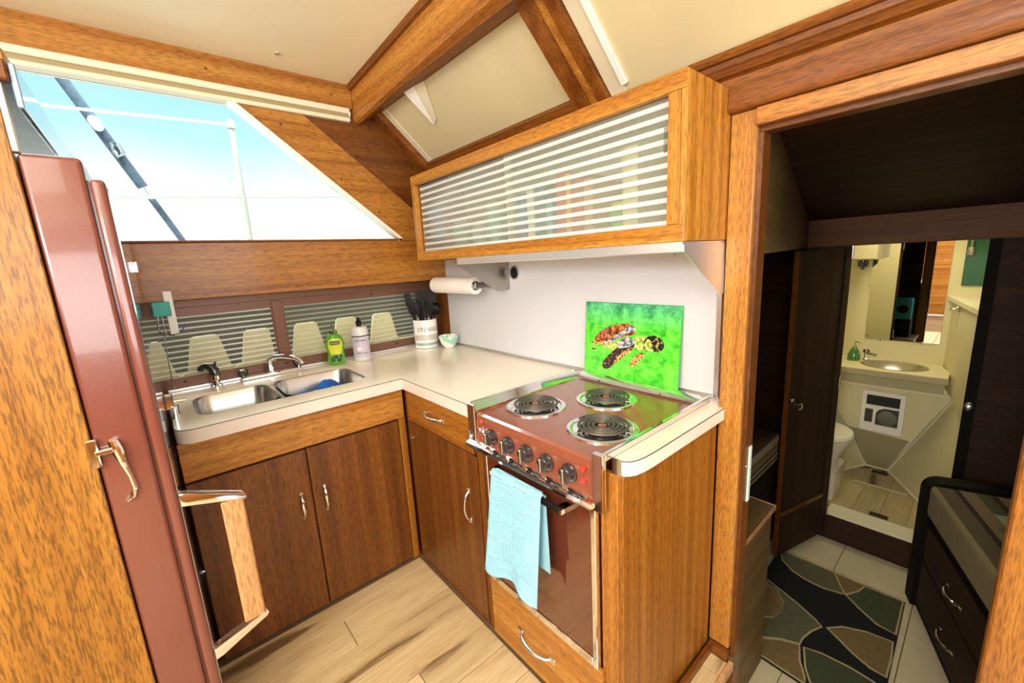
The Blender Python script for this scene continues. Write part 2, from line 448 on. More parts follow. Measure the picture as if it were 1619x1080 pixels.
def obj(name, mb, mat, parent=None, local=False, smooth=35, label=None):
    bm = mb.bm
    if parent is None:
        xs = [v.co for v in bm.verts]
        c = Vector(((min(v.x for v in xs) + max(v.x for v in xs)) / 2, (min(v.y for v in xs) + max(v.y for v in xs)) / 2, min(v.z for v in xs)))
        if local: c = Vector((0, 0, 0))
    else:
        c = Vector((0, 0, 0)) if local else BASE[parent.name]
    if c.length > 0:
        bmesh.ops.translate(bm, vec=-c, verts=bm.verts[:])
    me = bpy.data.meshes.new(name)
    bm.to_mesh(me); bm.free()
    for mm in (mat if isinstance(mat, (list, tuple)) else [mat]):
        me.materials.append(mm)
    if smooth:
        me.polygons.foreach_set('use_smooth', [True] * len(me.polygons))
        me.set_sharp_from_angle(angle=math.radians(smooth))
    o = bpy.data.objects.new(name, me); COL.objects.link(o)
    BASE[o.name] = c
    if parent is None: o.location = c
    else: o.parent = parent
    if label: o['label'] = label
    return o

def tag(o, label, cat, group=None):
    o['label'] = label; o['category'] = cat
    if group: o['group'] = group
    return o

def thing(name, label, cat, loc=(0, 0, 0), rotz=0.0, group=None, rot=None):
    o = bpy.data.objects.new(name, None); COL.objects.link(o)
    o.empty_display_size = 0.05
    o.location = loc
    o.rotation_euler = rot if rot else (0, 0, rotz)
    BASE[o.name] = Vector(loc)
    return tag(o, label, cat, group)

def struct(name, mb, mat, smooth=35):
    o = obj(name, mb, mat, None, smooth=smooth)
    o['kind'] = 'structure'
    return o

def rrect(x0, x1, y0, y1, r, n=6):
    pts = []
    for cx, cy, a0 in ((x1 - r, y1 - r, 0), (x0 + r, y1 - r, 90), (x0 + r, y0 + r, 180), (x1 - r, y0 + r, 270)):
        for i in range(n + 1):
            a = math.radians(a0 + 90 * i / n); pts.append((cx + r * math.cos(a), cy + r * math.sin(a)))
    return pts

def text_mb(s, size, depth=0.0004):
    cu = bpy.data.curves.new('lettering', 'FONT'); cu.body = s; cu.size = size
    cu.align_x = 'CENTER'; cu.extrude = depth; cu.resolution_u = 2
    to = bpy.data.objects.new('lettering', cu); COL.objects.link(to)
    dg = bpy.context.evaluated_depsgraph_get(); dg.update()
    me = bpy.data.meshes.new_from_object(to.evaluated_get(dg))
    mb = MB(); mb.bm.from_mesh(me)
    bpy.data.objects.remove(to); bpy.data.curves.remove(cu); bpy.data.meshes.remove(me)
    return mb

def wrap_text(s, size, c, r, z, ang, wide=1.0, ry=None):
    """lettering wrapped on a vertical cylinder, centred on compass angle ang"""
    mb = text_mb(s, size)
    ry = ry or r
    for v in mb.bm.verts:
        x, y, h = v.co
        a = ang + x * wide / r
        k = 0.0006 + h
        v.co = (c[0] + (r + k) * math.cos(a), c[1] + (ry + k) * math.sin(a), z + y)
    return mb
def arc_handle(p0, p1, out, depth, r, n=10):
    """bail pull from p0 to p1 bowed outwards"""
    p0, p1, out = Vector(p0), Vector(p1), Vector(out)
    pts = []
    for i in range(n + 1):
        t = i / n
        pts.append(p0.lerp(p1, t) + out * depth * (math.sin(PI * t) ** 0.55 if 0 < t < 1 else 0))
    return pts

# ================================================================== SETTING
# ---- galley floor and its planks
fl = struct('floor', MB().box(0.0, 1.895, -4.2, 0.0, -0.06, -0.006), M['groove'])
xs = [0.662, 0.775, 0.924, 1.06, 1.183, 1.306, 1.438, 1.57, 1.70, 1.83, 1.895]
cuts = {1: -0.999, 4: -0.882, 0: -1.7, 2: -1.42, 3: -1.75, 5: -1.5, 6: -1.2, 7: -1.6, 8: -1.1, 9: -0.155}
for i in range(len(xs) - 1):
    y_hi = -0.089 if i >= 9 else -0.596
    ys = [-2.3, cuts.get(i, -1.3), y_hi]
    for a, b in zip(ys[:-1], ys[1:]):
        mb = MB().box(xs[i] + 0.0012, xs[i + 1] - 0.0012, a + 0.0012, b - 0.0012, -0.006, 0.0, 0.001)
        mb.xform(Matrix.Translation((-(xs[i] + xs[i + 1]) / 2, -a, 0)))
        p = obj('plank', mb, M['plank'], fl, local=True)
        p.location = Vector(((xs[i] + xs[i + 1]) / 2, a, 0)) - BASE[fl.name]
obj('nosing', MB().box(1.886, 1.902, -2.3, -0.075, -0.03, 0.003, 0.003), M['oak'], fl)
struct('floor', MB().box(1.903, 4.4, -4.2, -0.85, -0.06, 0.0), M['plank'])
struct('trim_1', MB().box(1.86, 1.90, -0.85, -0.071, -0.46, -0.06), M['red_z'])       # riser down to the stateroom
struct('trim_2', MB().prism([(1.8225, -0.56), (1.834, -0.56), (1.834, -0.088), (1.884, -0.088), (1.884, -0.071), (1.8225, -0.071)], 'z', 0.0, 0.035), M['red_y'])

# ---- ceiling, header beam, windshield
arc = [(0.12, 2.272), (0.5, 2.29), (0.9, 2.309), (1.5, 2.325), (2.2, 2.33), (3.0, 2.32), (4.4, 2.27)]
struct('ceiling', MB().prism(arc + [(4.4, 2.40), (0.12, 2.40)], 'y', -4.3, -0.455), M['ceiling'])
def arcz(x):
    for (x0, z0), (x1, z1) in zip(arc[:-1], arc[1:]):
        if x0 <= x <= x1: return z0 + (z1 - z0) * (x - x0) / (x1 - x0)
    return 2.27
prof = [(-0.46, 0.0), (-0.46, -0.15), (-0.452, -0.166), (-0.436, -0.168), (-0.35, -0.118), (-0.33, -0.07), (-0.33, 0.02)]
hb = MB(); t = bmesh.new(); rows = []
for k in range(25):
    x = 0.157 + k * (4.3 - 0.157) / 24 if k else 0.148
    rows.append([t.verts.new((x, y, arcz(x) + z)) for y, z in prof])
for a, b in zip(rows[:-1], rows[1:]):
    for j in range(len(prof)):
        t.faces.new([a[j], a[(j + 1) % len(prof)], b[(j + 1) % len(prof)], b[j]])
t.faces.new(rows[0]); t.faces.new(rows[-1][::-1])
bmesh.ops.recalc_face_normals(t, faces=t.faces[:]); hb._merge(t)
hdr = struct('trim_3', hb, M['beam_x'])
mb = MB()
for k in range(24):
    x0 = 0.157 + k * (4.3 - 0.157) / 24; x1 = 0.157 + (k + 1) * (4.3 - 0.157) / 24
    for (ya, yb, za, zb) in ((-0.478, -0.4605, -0.026, 0.0),):
        tt = bmesh.new()
        q = [tt.verts.new(c) for c in ((x0, ya, arcz(x0) + zb), (x0, yb, arcz(x0) + zb), (x0, yb, arcz(x0) + za), (x0, ya + 0.004, arcz(x0) + za),
                                       (x1, ya, arcz(x1) + zb), (x1, yb, arcz(x1) + zb), (x1, yb, arcz(x1) + za), (x1, ya + 0.004, arcz(x1) + za))]
        for f in ((0, 1, 2, 3), (7, 6, 5, 4), (0, 4, 5, 1), (1, 5, 6, 2), (2, 6, 7, 3), (3, 7, 4, 0)):
            tt.faces.new([q[i] for i in f])
        bmesh.ops.recalc_face_normals(tt, faces=tt.faces[:]); mb._merge(tt)
obj('moulding', mb, M['red_x'], hdr)

struct('trim_26', MB().prism([(-0.438, 2.122), (-0.352, 2.148), (-0.352, 2.22), (-0.438, 2.22)], 'x', 0.149, 4.3), M['red_x'])
def wz(y): return 2.157 - 0.887 * (y + 0.356)
def wq(ya, yb, d0, d1):
    """cross-section on the raked windshield: d = distance into the cabin"""
    ny, nz = -0.6636, -0.7481
    return [(ya + ny * d0, wz(ya) + nz * d0), (yb + ny * d0, wz(yb) + nz * d0), (yb + ny * d1, wz(yb) + nz * d1), (ya + ny * d1, wz(ya) + nz * d1)]
ws = struct('window_3', MB().prism(wq(-0.46, -0.02, -0.02, -0.008), 'x', 0.10, 4.4), M['vinyl_white'])
obj('cover_panel', MB().prism(wq(-0.39, -0.08, -0.008, 0.0), 'x', 0.252, 1.296), M['vinyl'], ws)
obj('cover_panel', MB().prism(wq(-0.39, -0.055, -0.008, 0.0), 'x', 1.425, 4.3), M['vinyl'], ws)
obj('hem', MB().prism(wq(-0.385, -0.11, 0.0, 0.004), 'x', 0.252, 0.292), M['vinyl2'], ws)
obj('hem', MB().prism(wq(-0.39, -0.06, 0.0, 0.005), 'x', 1.43, 1.483), M['vinyl2'], ws)
obj('hem_fold', MB().prism(wq(-0.39, -0.10, 0.0, 0.012), 'x', 1.484, 1.502), M['vinyl_white'], ws)
obj('frame_post', MB().prism(wq(-0.42, -0.005, -0.008, 0.022), 'x', 0.1475, 0.215).prism(wq(-0.39, -0.06, 0.0, 0.034), 'x', 0.215, 0.250), M['red_y'], ws)
obj('mullion', MB().prism(wq(-0.40, -0.03, 0.0, 0.03), 'x', 1.297, 1.363), M['red_y'], ws)
obj('mullion_bead', MB().prism(wq(-0.40, -0.03, 0.0, 0.04), 'x', 1.372, 1.386), M['trim_y'], ws)
obj('mullion', MB().prism(wq(-0.40, -0.03, 0.0, 0.024), 'x', 1.387, 1.424), M['red_y'], ws)
obj('lower_rail', MB().prism(wq(-0.113, -0.035, 0.0, 0.026), 'x', 0.25, 1.297), M['red_x'], ws)
def on_ws(x, y, d):
    return (x, y - 0.6636 * d, wz(y) - 0.7481 * d)
fold = thing('vinyl_fold', 'white tapered fold of the vinyl windshield cover hanging below the header beam', 'fabric', on_ws(0.56, -0.22, 0.003))
obj('white_face', MB().poly([on_ws(0.545, -0.372, 0.03), on_ws(0.625, -0.364, 0.022), on_ws(0.525, -0.222, 0.006)], 0.003, (0, -0.66, -0.75)), M['vinyl_white'], fold, smooth=0)
obj('flap', MB().poly([on_ws(0.625, -0.364, 0.022), on_ws(0.69, -0.362, 0.006), on_ws(0.57, -0.236, 0.004), on_ws(0.525, -0.222, 0.006)], 0.003, (0, -0.66, -0.75)), M['vinyl2'], fold, smooth=0)
# crown moulding and lintel over the door
struct('trim_4', MB().prism([(-0.035, 1.905), (-0.088, 1.909), (-0.094, 1.897), (-0.088, 1.887), (-0.078, 1.885), (-0.076, 1.872), (-0.080, 1.866), (-0.094, 1.860), (-0.098, 1.850), (-0.094, 1.843), (-0.074, 1.838), (-0.072, 1.8148), (-0.035, 1.8148)], 'x', 1.427, 4.3), M['red_x'])
struct('trim_5', MB().prism([(-0.07, 1.813), (-0.092, 1.811), (-0.094, 1.760), (-0.088, 1.750), (-0.07, 1.748)], 'x', 1.8135, 4.3), M['red_x'])
struct('trim_6', MB().box(1.8805, 2.62, -0.080, -0.05, 1.703, 1.7475, 0.002), M['trim_x'])
struct('trim_7', MB().box(1.8805, 2.62, -0.05, 0.0, 1.69, 1.7475, 0.002), M['brown_x'])
# post and jambs of the doorway
struct('trim_8', MB().box(1.8145, 1.880, -0.07, 0.0, 0.036, 1.7475, 0.002), M['trim_z'])
struct('trim_9', MB().box(1.8805, 1.893, -0.052, 0.0, -0.45, 1.689), M['brown_z'])
struct('trim_10', MB().box(2.417, 2.62, -0.072, 0.0, -0.45, 1.689, 0.004), M['trim_z'])
struct('wall_front', MB().box(0.0, 1.812, 0.0, 0.025, 0.0, 1.85), M['red_z'])
struct('wall_front', MB().box(2.621, 4.4, -0.07, 0.0, -0.45, 1.812), M['amber_z'])
struct('wall_right', MB().box(4.4, 4.45, -4.3, 0.0, 0.0, 1.1), M['amber_y'])
struct('wall_right', MB().box(4.4, 4.45, -4.3, 0.0, 2.05, 2.28), M['amber_y'])
struct('wall_back', MB().box(0.0, 4.4, -4.35, -4.3, 0.0, 1.45), M['trim_x'])
struct('wall_back', MB().box(0.0, 0.6, -4.35, -4.3, 1.45, 2.28).box(3.9, 4.4, -4.35, -4.3, 1.45, 2.28), M['trim_x'])
# satin backsplash
bs = struct('trim_11', MB().prism([(0.1575, 0.9), (1.785, 0.9), (1.785, 1.411), (0.1575, 1.411)], 'y', -0.0035, -0.0002), M['backsplash'])
obj('edge_strip', MB().box(1.768, 1.786, -0.009, -0.0036, 0.905, 1.25, 0.002), M['alu'], bs)
obj('base_strip', MB().box(0.17, 1.78, -0.009, -0.0036, 0.9015, 0.913, 0.002), M['alu'], bs)

# ---- port side: wall, lower ribbed windows, wooden band, big window
struct('wall_left', MB().box(-0.03, -0.001, -4.2, 0.0, 0.0, 0.90), M['red_y'])
lk = MB().box(-0.30, -0.28, -1.75, 0.02, 0.88, 1.32).box(-0.28, -0.001, -1.75, 0.02, 0.901, 0.92).box(-0.28, -0.001, -1.78, -1.75, 0.92, 1.30)
struct('wall_left', lk, M['locker_dark'])
w2 = struct('window_2', MB().prism([(-1.75, 0.9), (-0.0045, 0.9), (-0.0045, 1.2995), (-1.75, 1.2995)], 'x', 0.0, 0.016,
            holes=[[(-1.70, 0.952), (-0.937, 0.952), (-0.937, 1.225), (-1.70, 1.225)], [(-0.878, 0.952), (-0.13, 0.952), (-0.13, 1.225), (-0.878, 1.225)]]), M['bronze'])
obj('upper_rail', MB().box(0.016, 0.024, -1.75, -0.006, 1.262, 1.296, 0.002), M['bronze'], w2)
obj('mullion', MB().box(0.016, 0.021, -0.932, -0.884, 0.953, 1.255, 0.002), M['bronze'], w2)
def ribbed(u0, u1, z0, z1, pitch, axis, pos, bulge):
    """pane with half-round ribs, running along axis; ribs stand towards +x (axis y) or -y (axis x)"""
    pr = []
    n = int(round((z1 - z0) / pitch)); p = (z1 - z0) / n
    for i in range(n):
        z = z0 + i * p
        for f, h in ((0.0, 0), (0.54, 0), (0.58, 0.55), (0.66, 0.9), (0.76, 1.0), (0.86, 0.9), (0.94, 0.55), (0.995, 0.0)):
            pr.append((z + f * p, h * bulge))
    pr.append((z1, 0))
    if axis == 'y':
        pts = [(pos - 0.004, z0)] + [(pos + h, z) for z, h in pr] + [(pos - 0.004, z1)]
        mb = MB().prism([(x, z) for x, z in pts], 'y', u0, u1)
    else:
        pts = [(pos + 0.004, z0)] + [(pos - h, z) for z, h in pr] + [(pos + 0.004, z1)]
        mb = MB().prism([(y, z) for y, z in pts], 'x', u0, u1)
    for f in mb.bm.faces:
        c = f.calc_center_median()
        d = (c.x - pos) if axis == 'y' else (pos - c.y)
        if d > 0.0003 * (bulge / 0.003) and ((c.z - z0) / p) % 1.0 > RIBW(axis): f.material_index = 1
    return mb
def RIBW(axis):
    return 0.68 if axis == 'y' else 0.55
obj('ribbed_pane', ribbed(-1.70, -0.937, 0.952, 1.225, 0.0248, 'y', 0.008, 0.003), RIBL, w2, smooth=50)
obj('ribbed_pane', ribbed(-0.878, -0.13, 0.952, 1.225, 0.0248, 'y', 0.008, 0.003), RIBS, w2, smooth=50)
mb = MB(); dots = [(-1.50, 1.243), (-0.907, 1.243), (-0.42, 1.243), (-1.32, 0.935), (-0.907, 0.935), (-0.3, 0.935)]
for y, z in dots: mb.lathe([(0.005, 0.016), (0.0045, 0.0185), (0.001, 0.019)], (0, y, z), 8, 'x')
obj('screw', mb, M['black'], w2)['kind'] = 'stuff'
# cream plate rack seen through the ribbed panes
def rack(y0, y1, name, lab):
    pts = [(y0, 0.921), (y1, 0.921)]
    top = []
    yc = y0 + 0.10
    while yc < y1 - 0.06:
        top += [(yc - 0.085, 0.965), (yc - 0.055, 1.11), (yc - 0.043, 1.122), (yc + 0.043, 1.122), (yc + 0.055, 1.11), (yc + 0.085, 0.965), (yc + 0.10, 0.952)]
        yc += 0.212
    pts = [(y0, 0.921), (y1, 0.921), (y1, 0.952)] + [p for p in reversed(top) if p[0] < y1 - 0.002] + [(y0, 0.952)]
    o = obj(name, MB().prism(pts, 'x', -0.05, -0.036), M['rack'])
    tag(o, lab, 'rack'); return o
rack(-1.74, -0.94, 'plate_rack', 'cream notched plate rack behind the left ribbed window over the sink')
rack(-0.875, -0.14, 'plate_rack', 'cream notched plate rack behind the right ribbed window beside the utensil crock')

struct('trim_12', MB().box(0.0, 0.156, -4.2, -0.0005, 1.3005, 1.532, 0.003), M['trim_y'])
struct('trim_13', MB().box(0.10, 0.160, -4.2, -0.285, 1.5325, 1.541, 0.002), M['red_y'])
struct('trim_14', MB().box(0.12, 0.165, -4.2, -0.4625, 2.166, 2.274, 0.002), M['trim_y'])
w1 = struct('window_1', MB().prism([(-4.2, 1.5415), (-0.285, 1.5415), (-0.995, 2.104), (-4.2, 2.104)], 'x', 0.122, 0.127), M['pane'])
tr = MB().box(0.105, 0.172, -4.2, -0.482, 2.140, 2.1655, 0.003)
obj('upper_track', tr, M['cream_track'], w1)
obj('track_channel', MB().box(0.118, 0.160, -4.2, -0.482, 2.122, 2.140, 0.001), M['tan_track'], w1)
obj('lower_track', MB().box(0.105, 0.170, -4.2, -0.482, 2.104, 2.122, 0.003), M['cream_track'], w1)
obj('diagonal_edge', MB().prism([(-0.995, 2.104), (-0.285, 1.5415), (-0.265, 1.5415), (-0.965, 2.104)], 'x', 0.11, 0.168), M['vinyl_white'], w1)
qp = struct('trim_15', MB().prism([(-0.964, 2.1035), (-0.264, 1.533), (-0.0005, 1.533), (-0.0005, 1.83), (-0.052, 1.86), (-0.365, 2.137), (-0.40, 2.20), (-0.46, 2.20), (-0.481, 2.1035)], 'x', 0.125, 0.147), M['brown_y'])
bd = MB().prism([(-0.964, 2.1035), (-0.264, 1.533), (-0.05, 1.533), (-0.05, 1.60), (-0.70, 2.1035)], 'x', 0.1475, 0.157)
an = math.atan2(-0.5625, 0.71)
obj('diagonal_board', bd, M['trim_y'], qp)
mb = MB()
for y, z in ((-0.80, 2.05), (-0.56, 1.83), (-0.38, 1.68)): mb.lathe([(0.006, 0.157), (0.005, 0.1585)], (0, y, z), 8, 'x')
obj('plug', mb, M['red_y'], qp)['kind'] = 'stuff'
mb = MB()
for y in (-1.05, -0.56): mb.lathe([(0.006, 0.165), (0.005, 0.1665)], (0, y, 2.215), 8, 'x')
ob = obj('plug', mb, M['red_y'], bpy.data.objects['trim_14']); ob['kind'] = 'stuff'

# ================================================================== STATEROOM SHELL
fs = struct('floor', MB().box(0.9, 3.2, -0.85, 1.62, -0.52, -0.456), M['groove'])
for i in range(5):
    for j in range(7):
        x = 1.59 + i * 0.33; y = -0.40 + j * 0.29
        yl = min(0.288, 1.612 - y)
        tl = obj('tile', MB().box(0.001, 0.328, 0.001, yl, -0.006, 0.0, 0.0012), M['tile'], fs, local=True)
        tl.location = Vector((x, y, -0.45)) - BASE[fs.name]
BH = 1.62
struct('ceiling', MB().box(-0.35, 4.45, -0.03, 2.75, 1.858, 1.90), M['white_boat'])  # unseen foredeck slab, added to stop sun leaking in
mb = MB().box(0.9, 1.80, BH, BH + 0.03, -0.53, 1.365).box(2.305, 3.2, BH, BH + 0.03, -0.53, 1.365).box(0.9, 3.2, BH, BH + 0.03, 1.365, 1.56).box(1.80, 2.305, BH, BH + 0.03, -0.53, -0.285)
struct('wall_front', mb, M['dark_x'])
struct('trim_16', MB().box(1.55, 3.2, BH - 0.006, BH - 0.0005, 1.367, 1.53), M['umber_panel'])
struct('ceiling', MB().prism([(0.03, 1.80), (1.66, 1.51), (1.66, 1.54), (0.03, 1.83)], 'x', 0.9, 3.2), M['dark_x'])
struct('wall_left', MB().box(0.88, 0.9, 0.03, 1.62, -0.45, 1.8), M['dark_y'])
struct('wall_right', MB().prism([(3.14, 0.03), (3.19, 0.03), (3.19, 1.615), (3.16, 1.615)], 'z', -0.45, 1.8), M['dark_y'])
def vpanel(z):
    return z
mb = MB().poly([(1.866, 0.05, 1.365), (1.592, 1.612, 1.365), (1.592, 1.612, 1.512), (1.866, 0.05, 1.79)], 0.015, (1, 0.17, 0))
struct('wall_left', mb, M['olive_panel'])
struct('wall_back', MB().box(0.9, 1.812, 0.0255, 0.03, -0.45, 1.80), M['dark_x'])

# ---- bath shell
YB = 2.53
bf = struct('floor', MB().poly([(1.40, 1.655, -0.292), (2.50, 1.655, -0.292), (2.50, 1.70, -0.292), (1.985, 2.545, -0.292), (1.84, 2.545, -0.292), (1.40, 2.0, -0.292)], 0.02, (0, 0, 1)), M['groove'], smooth=0)
jx = [1.50, 1.64, 1.78, 1.905, 2.03, 2.155, 2.29]
for i in range(6):
    for (a, b) in ((1.75, 2.195), (2.205, 2.50)):
        x0, x1 = jx[i] + 0.001, jx[i + 1] - 0.001
        def lim(x):   # hull narrows forward
            r = 2.526 - (x - 1.975) * (0.373 / 0.209) if x > 1.975 else 2.526
            l = 2.526 - (1.849 - x) * (0.217 / 0.104) if x < 1.849 else 2.526
            return min(r, l)
        y0, y1a, y1b = a, min(b, lim(x0)), min(b, lim(x1))
        if max(y1a, y1b) < a + 0.03: continue
        y1a = max(y1a, a + 0.004); y1b = max(y1b, a + 0.004)
        obj('plank', MB().prism([(x0, y0), (x1, y0), (x1, y1b), (x0, y1a)], 'z', -0.2915, -0.287), M['bath_plank'], bf)
obj('joint_strip', MB().box(1.84, 2.12, 2.196, 2.204, -0.2915, -0.284), M['bath_trim'], bf)
struct('trim_17', MB().box(1.80, 2.305, 1.605, 1.745, -0.2845, -0.272, 0.003), M['bath_trim'])
struct('wall_front', MB().box(1.30, 2.62, YB, YB + 0.03, -0.29, 1.62), M['bath_white'])
struct('ceiling', MB().box(1.30, 2.62, 1.655, YB, 1.62, 1.65), M['bath_white'])
struct('wall_back', MB().box(1.30, 1.799, 1.6505, 1.66, -0.29, 1.62).box(2.306, 2.62, 1.6505, 1.66, -0.29, 1.62).box(1.80, 2.305, 1.6505, 1.66, 1.366, 1.62), M['bath_white'])
struct('wall_left', MB().box(1.38, 1.40, 1.66, YB, -0.29, 1.62), M['bath_white'])
struct('wall_right', MB().poly([(2.178, YB, 0.43), (2.335, 1.665, 0.43), (2.335, 1.665, 0.985), (2.178, YB, 0.985)], 0.015, (-1, -0.18, 0)), M['bath_white'])
struct('wall_right', MB().box(2.42, 2.44, 1.66, YB, 0.98, 1.62), M['bath_panel'])
struct('trim_19', MB().prism([(2.15, YB), (2.425, YB), (2.425, 1.665), (2.325, 1.665)], 'z', 0.986, 1.012), M['bath_trim'])
P1 = (1.975, 2.526, -0.288); P3 = (2.265, 2.20, 0.43); PF = (2.44, 1.67, -0.288); PG = (2.44, 1.67, 0.43)
struct('wall_right', MB().poly([P1, PF, P3], 0.01, (-1, -.3, .3)).poly([PF, PG, P3], 0.01, (-1, -.3, .1)), M['bath_white'], smooth=0)
Q1 = (1.849, 2.526, -0.288); QF = (1.72, 2.26, -0.288); Q3 = (1.63, 2.27, 0.36)
struct('wall_left', MB().poly([Q1, QF, Q3], 0.01, (1, -.3, .3)), M['bath_white'], smooth=0)
struct('trim_20', MB().tube([P1, P3], 0.011, 6), M['bath_trim'])
struct('trim_21', MB().tube([P1, PF], 0.011, 6), M['bath_trim'])
struct('trim_22', MB().tube([Q1, Q3], 0.010, 6), M['bath_trim'])
struct('trim_23', MB().tube([Q1, QF], 0.010, 6), M['bath_trim'])
struct('trim_24', MB().tube([Q1, P1], 0.010, 6), M['bath_trim'])

# ================================================================== GALLEY FURNITURE
# ---- sink cabinet
sc = thing('sink_cabinet', 'dark mahogany base cabinet with two doors under the double sink', 'cabinet', (0.33, -1.0, 0.0))
obj('carcass', MB().box(0.004, 0.634, -1.386, -0.600, 0.0005, 0.70), M['brown_z'], sc)
obj('rail', MB().box(0.628, 0.652, -1.386, -0.590, 0.716, 0.851, 0.002), M['trim_y'], sc)
obj('stile', MB().box(0.636, 0.655, -0.622, -0.590, 0.0005, 0.7155, 0.002), M['amber_z'], sc)
def pull_vertical(y, z0, z1, x, parent):
    n = 14; pts = []; rr = []
    for i in range(n + 1):
        t = i / n; pts.append((x + 0.006 + 0.014 * math.sin(PI * t), y, z0 + (z1 - z0) * t)); rr.append(0.0028 + 0.0055 * math.sin(PI * t) ** 1.2)
    return obj('handle', MB().tube(pts, rr, 10).lathe([(0.006, x), (0.006, x + 0.008)], (0, y, z1 - 0.008), 8, 'x').lathe([(0.005, x), (0.005, x + 0.008)], (0, y, z0 + 0.006), 8, 'x'), M['chrome'], parent)
d1 = obj('door', MB().box(0.6345, 0.655, -1.385, -1.016, 0.012, 0.709, 0.0015), M['brown_z'], sc)
pull_vertical(-1.055, 0.430, 0.546, 0.655, d1)
d2 = obj('door', MB().box(0.6345, 0.655, -1.010, -0.626, 0.012, 0.709, 0.0015), M['brown_z'], sc)
pull_vertical(-0.968, 0.430, 0.544, 0.655, d2)
# ---- corner cabinet
cc = thing('corner_cabinet', 'mahogany cabinet with one drawer over a door, left of the oven', 'cabinet', (0.9, -0.3, 0.0))
obj('carcass', MB().box(0.004, 1.243, -0.571, -0.004, 0.0005, 0.851), M['brown_z'], cc)
obj('stile', MB().box(0.662, 0.685, -0.580, -0.5715, 0.0005, 0.851), M['red_z'], cc)
obj('stile', MB().box(1.203, 1.243, -0.582, -0.5715, 0.0005, 0.851), M['red_z'], cc)
dr = obj('drawer', MB().box(0.687, 1.184, -0.588, -0.5715, 0.709, 0.848, 0.0015), M['amber_x'], cc)
obj('handle', MB().tube(arc_handle((0.852, -0.587, 0.785), (0.985, -0.587, 0.785), (0, -1, 0), 0.026, 0.005), 0.0055, 10).box(0.838, 0.862, -0.592, -0.588, 0.776, 0.794, 0.003).box(0.975, 0.999, -0.592, -0.588, 0.776, 0.794, 0.003), M['satin'], dr)
dd = obj('door', MB().box(0.687, 1.200, -0.587, -0.5715, 0.006, 0.703, 0.0015), M['brown_z'], cc)
obj('handle', MB().tube(arc_handle((1.134, -0.586, 0.425), (1.134, -0.586, 0.548), (0, -1, 0), 0.026, 0.005), 0.0055, 10).box(1.126, 1.142, -0.591, -0.587, 0.536, 0.558, 0.003).box(1.126, 1.142, -0.591, -0.587, 0.414, 0.436, 0.003), M['satin'], dd)
for hz in (0.075, 0.63):
    obj('hinge', MB().lathe([(0.006, -0.5925), (0.006, -0.588)], (0.703, 0, hz), 8, 'y'), M['satin'], dd)
# ---- cabinet round the oven
oc = thing('oven_cabinet', 'mahogany cabinet around the oven with broad bottom drawer and tall side panel', 'cabinet', (1.53, -0.3, 0.0))
obj('carcass', MB().box(1.2445, 1.796, -0.572, -0.075, 0.0005, 0.238), M['brown_z'], oc)
obj('side_panel', MB().box(1.797, 1.8115, -0.584, -0.0725, 0.0005, 0.861, 0.002), M['amber_z'], oc)
obj('front_stile', MB().box(1.744, 1.7965, -0.584, -0.568, 0.0005, 0.861, 0.0015), M['trim_z'], oc)
obj('front_rail', MB().box(1.2445, 1.744, -0.584, -0.5725, 0.0005, 0.020), M['red_x'], oc)
dw = obj('drawer', MB().box(1.252, 1.752, -0.599, -0.5845, 0.021, 0.258, 0.002), M['trim_x'], oc)
obj('handle', MB().tube(arc_handle((1.415, -0.598, 0.142), (1.556, -0.598, 0.142), (0, -1, 0), 0.030, 0.006), 0.006, 10).box(1.398, 1.424, -0.605, -0.599, 0.131, 0.153, 0.003).box(1.547, 1.573, -0.605, -0.599, 0.131, 0.153, 0.003), M['satin'], dw)

# ---- worktops
ct = thing('countertop', 'ivory laminate L-shaped worktop holding the double sink', 'countertop', (0.45, -0.5, 0.852))
cut = rrect(0.205, 0.535, -1.315, -0.685, 0.065)
cor = [(0.668 - 0.06 + 0.06 * math.sin(a), -1.384 + 0.06 - 0.06 * math.cos(a)) for a in [PI / 2 * i / 6 for i in range(7)]]
outl = [(0.0, -1.384)] + cor + [(0.668, -0.592), (1.203, -0.592), (1.203, -0.0045), (0.0, -0.0045)]
obj('slab', MB().prism(outl, 'z', 0.8515, 0.8995, holes=[cut[::-1]]), M['laminate'], ct, smooth=40)
seam = [(x, y, 0.8993) for x, y in [(0.30, -1.384)] + cor + [(0.668, -0.592), (1.203, -0.592)]]
obj('edge_seam', MB().tube(seam, 0.0014, 6), M['black_line'], ct)
band = [(0.05, -1.3846)] + [(0.608 + 0.0606 * math.sin(a), -1.324 - 0.0606 * math.cos(a)) for a in [PI / 2 * i / 6 for i in range(7)]] + [(0.6686, -0.5926), (1.203, -0.5926)]
bmb = MB(); tb = bmesh.new()
r0 = [tb.verts.new((x, y, 0.8518)) for x, y in band]; r1 = [tb.verts.new((x, y, 0.8982)) for x, y in band]
for i in range(len(band) - 1): tb.faces.new([r0[i], r0[i + 1], r1[i + 1], r1[i]])
bmb._merge(tb)
obj('edge_band', bmb, M['laminate_edge'], ct)
obj('wall_strip', MB().box(0.0165, 0.030, -1.384, -0.012, 0.8998, 0.912, 0.002), M['alu'], ct)
ec = thing('end_countertop', 'narrow ivory worktop strip wrapping the right and back of the stove', 'countertop', (1.79, -0.3, 0.862))
ol = [(1.777, -0.577), (1.798, -0.577), (1.808, -0.574), (1.818, -0.565), (1.826, -0.548), (1.831, -0.52), (1.833, -0.48), (1.833, -0.0725), (1.8125, -0.0725), (1.8125, -0.0045), (1.205, -0.0045), (1.205, -0.0455), (1.777, -0.0455)]
obj('slab', MB().prism(ol, 'z', 0.8615, 0.9), M['laminate'], ec, smooth=40)
obj('edge_seam', MB().tube([(x, y, 0.8995) for x, y in ol[1:8]], 0.0013, 6), M['black_line'], ec)
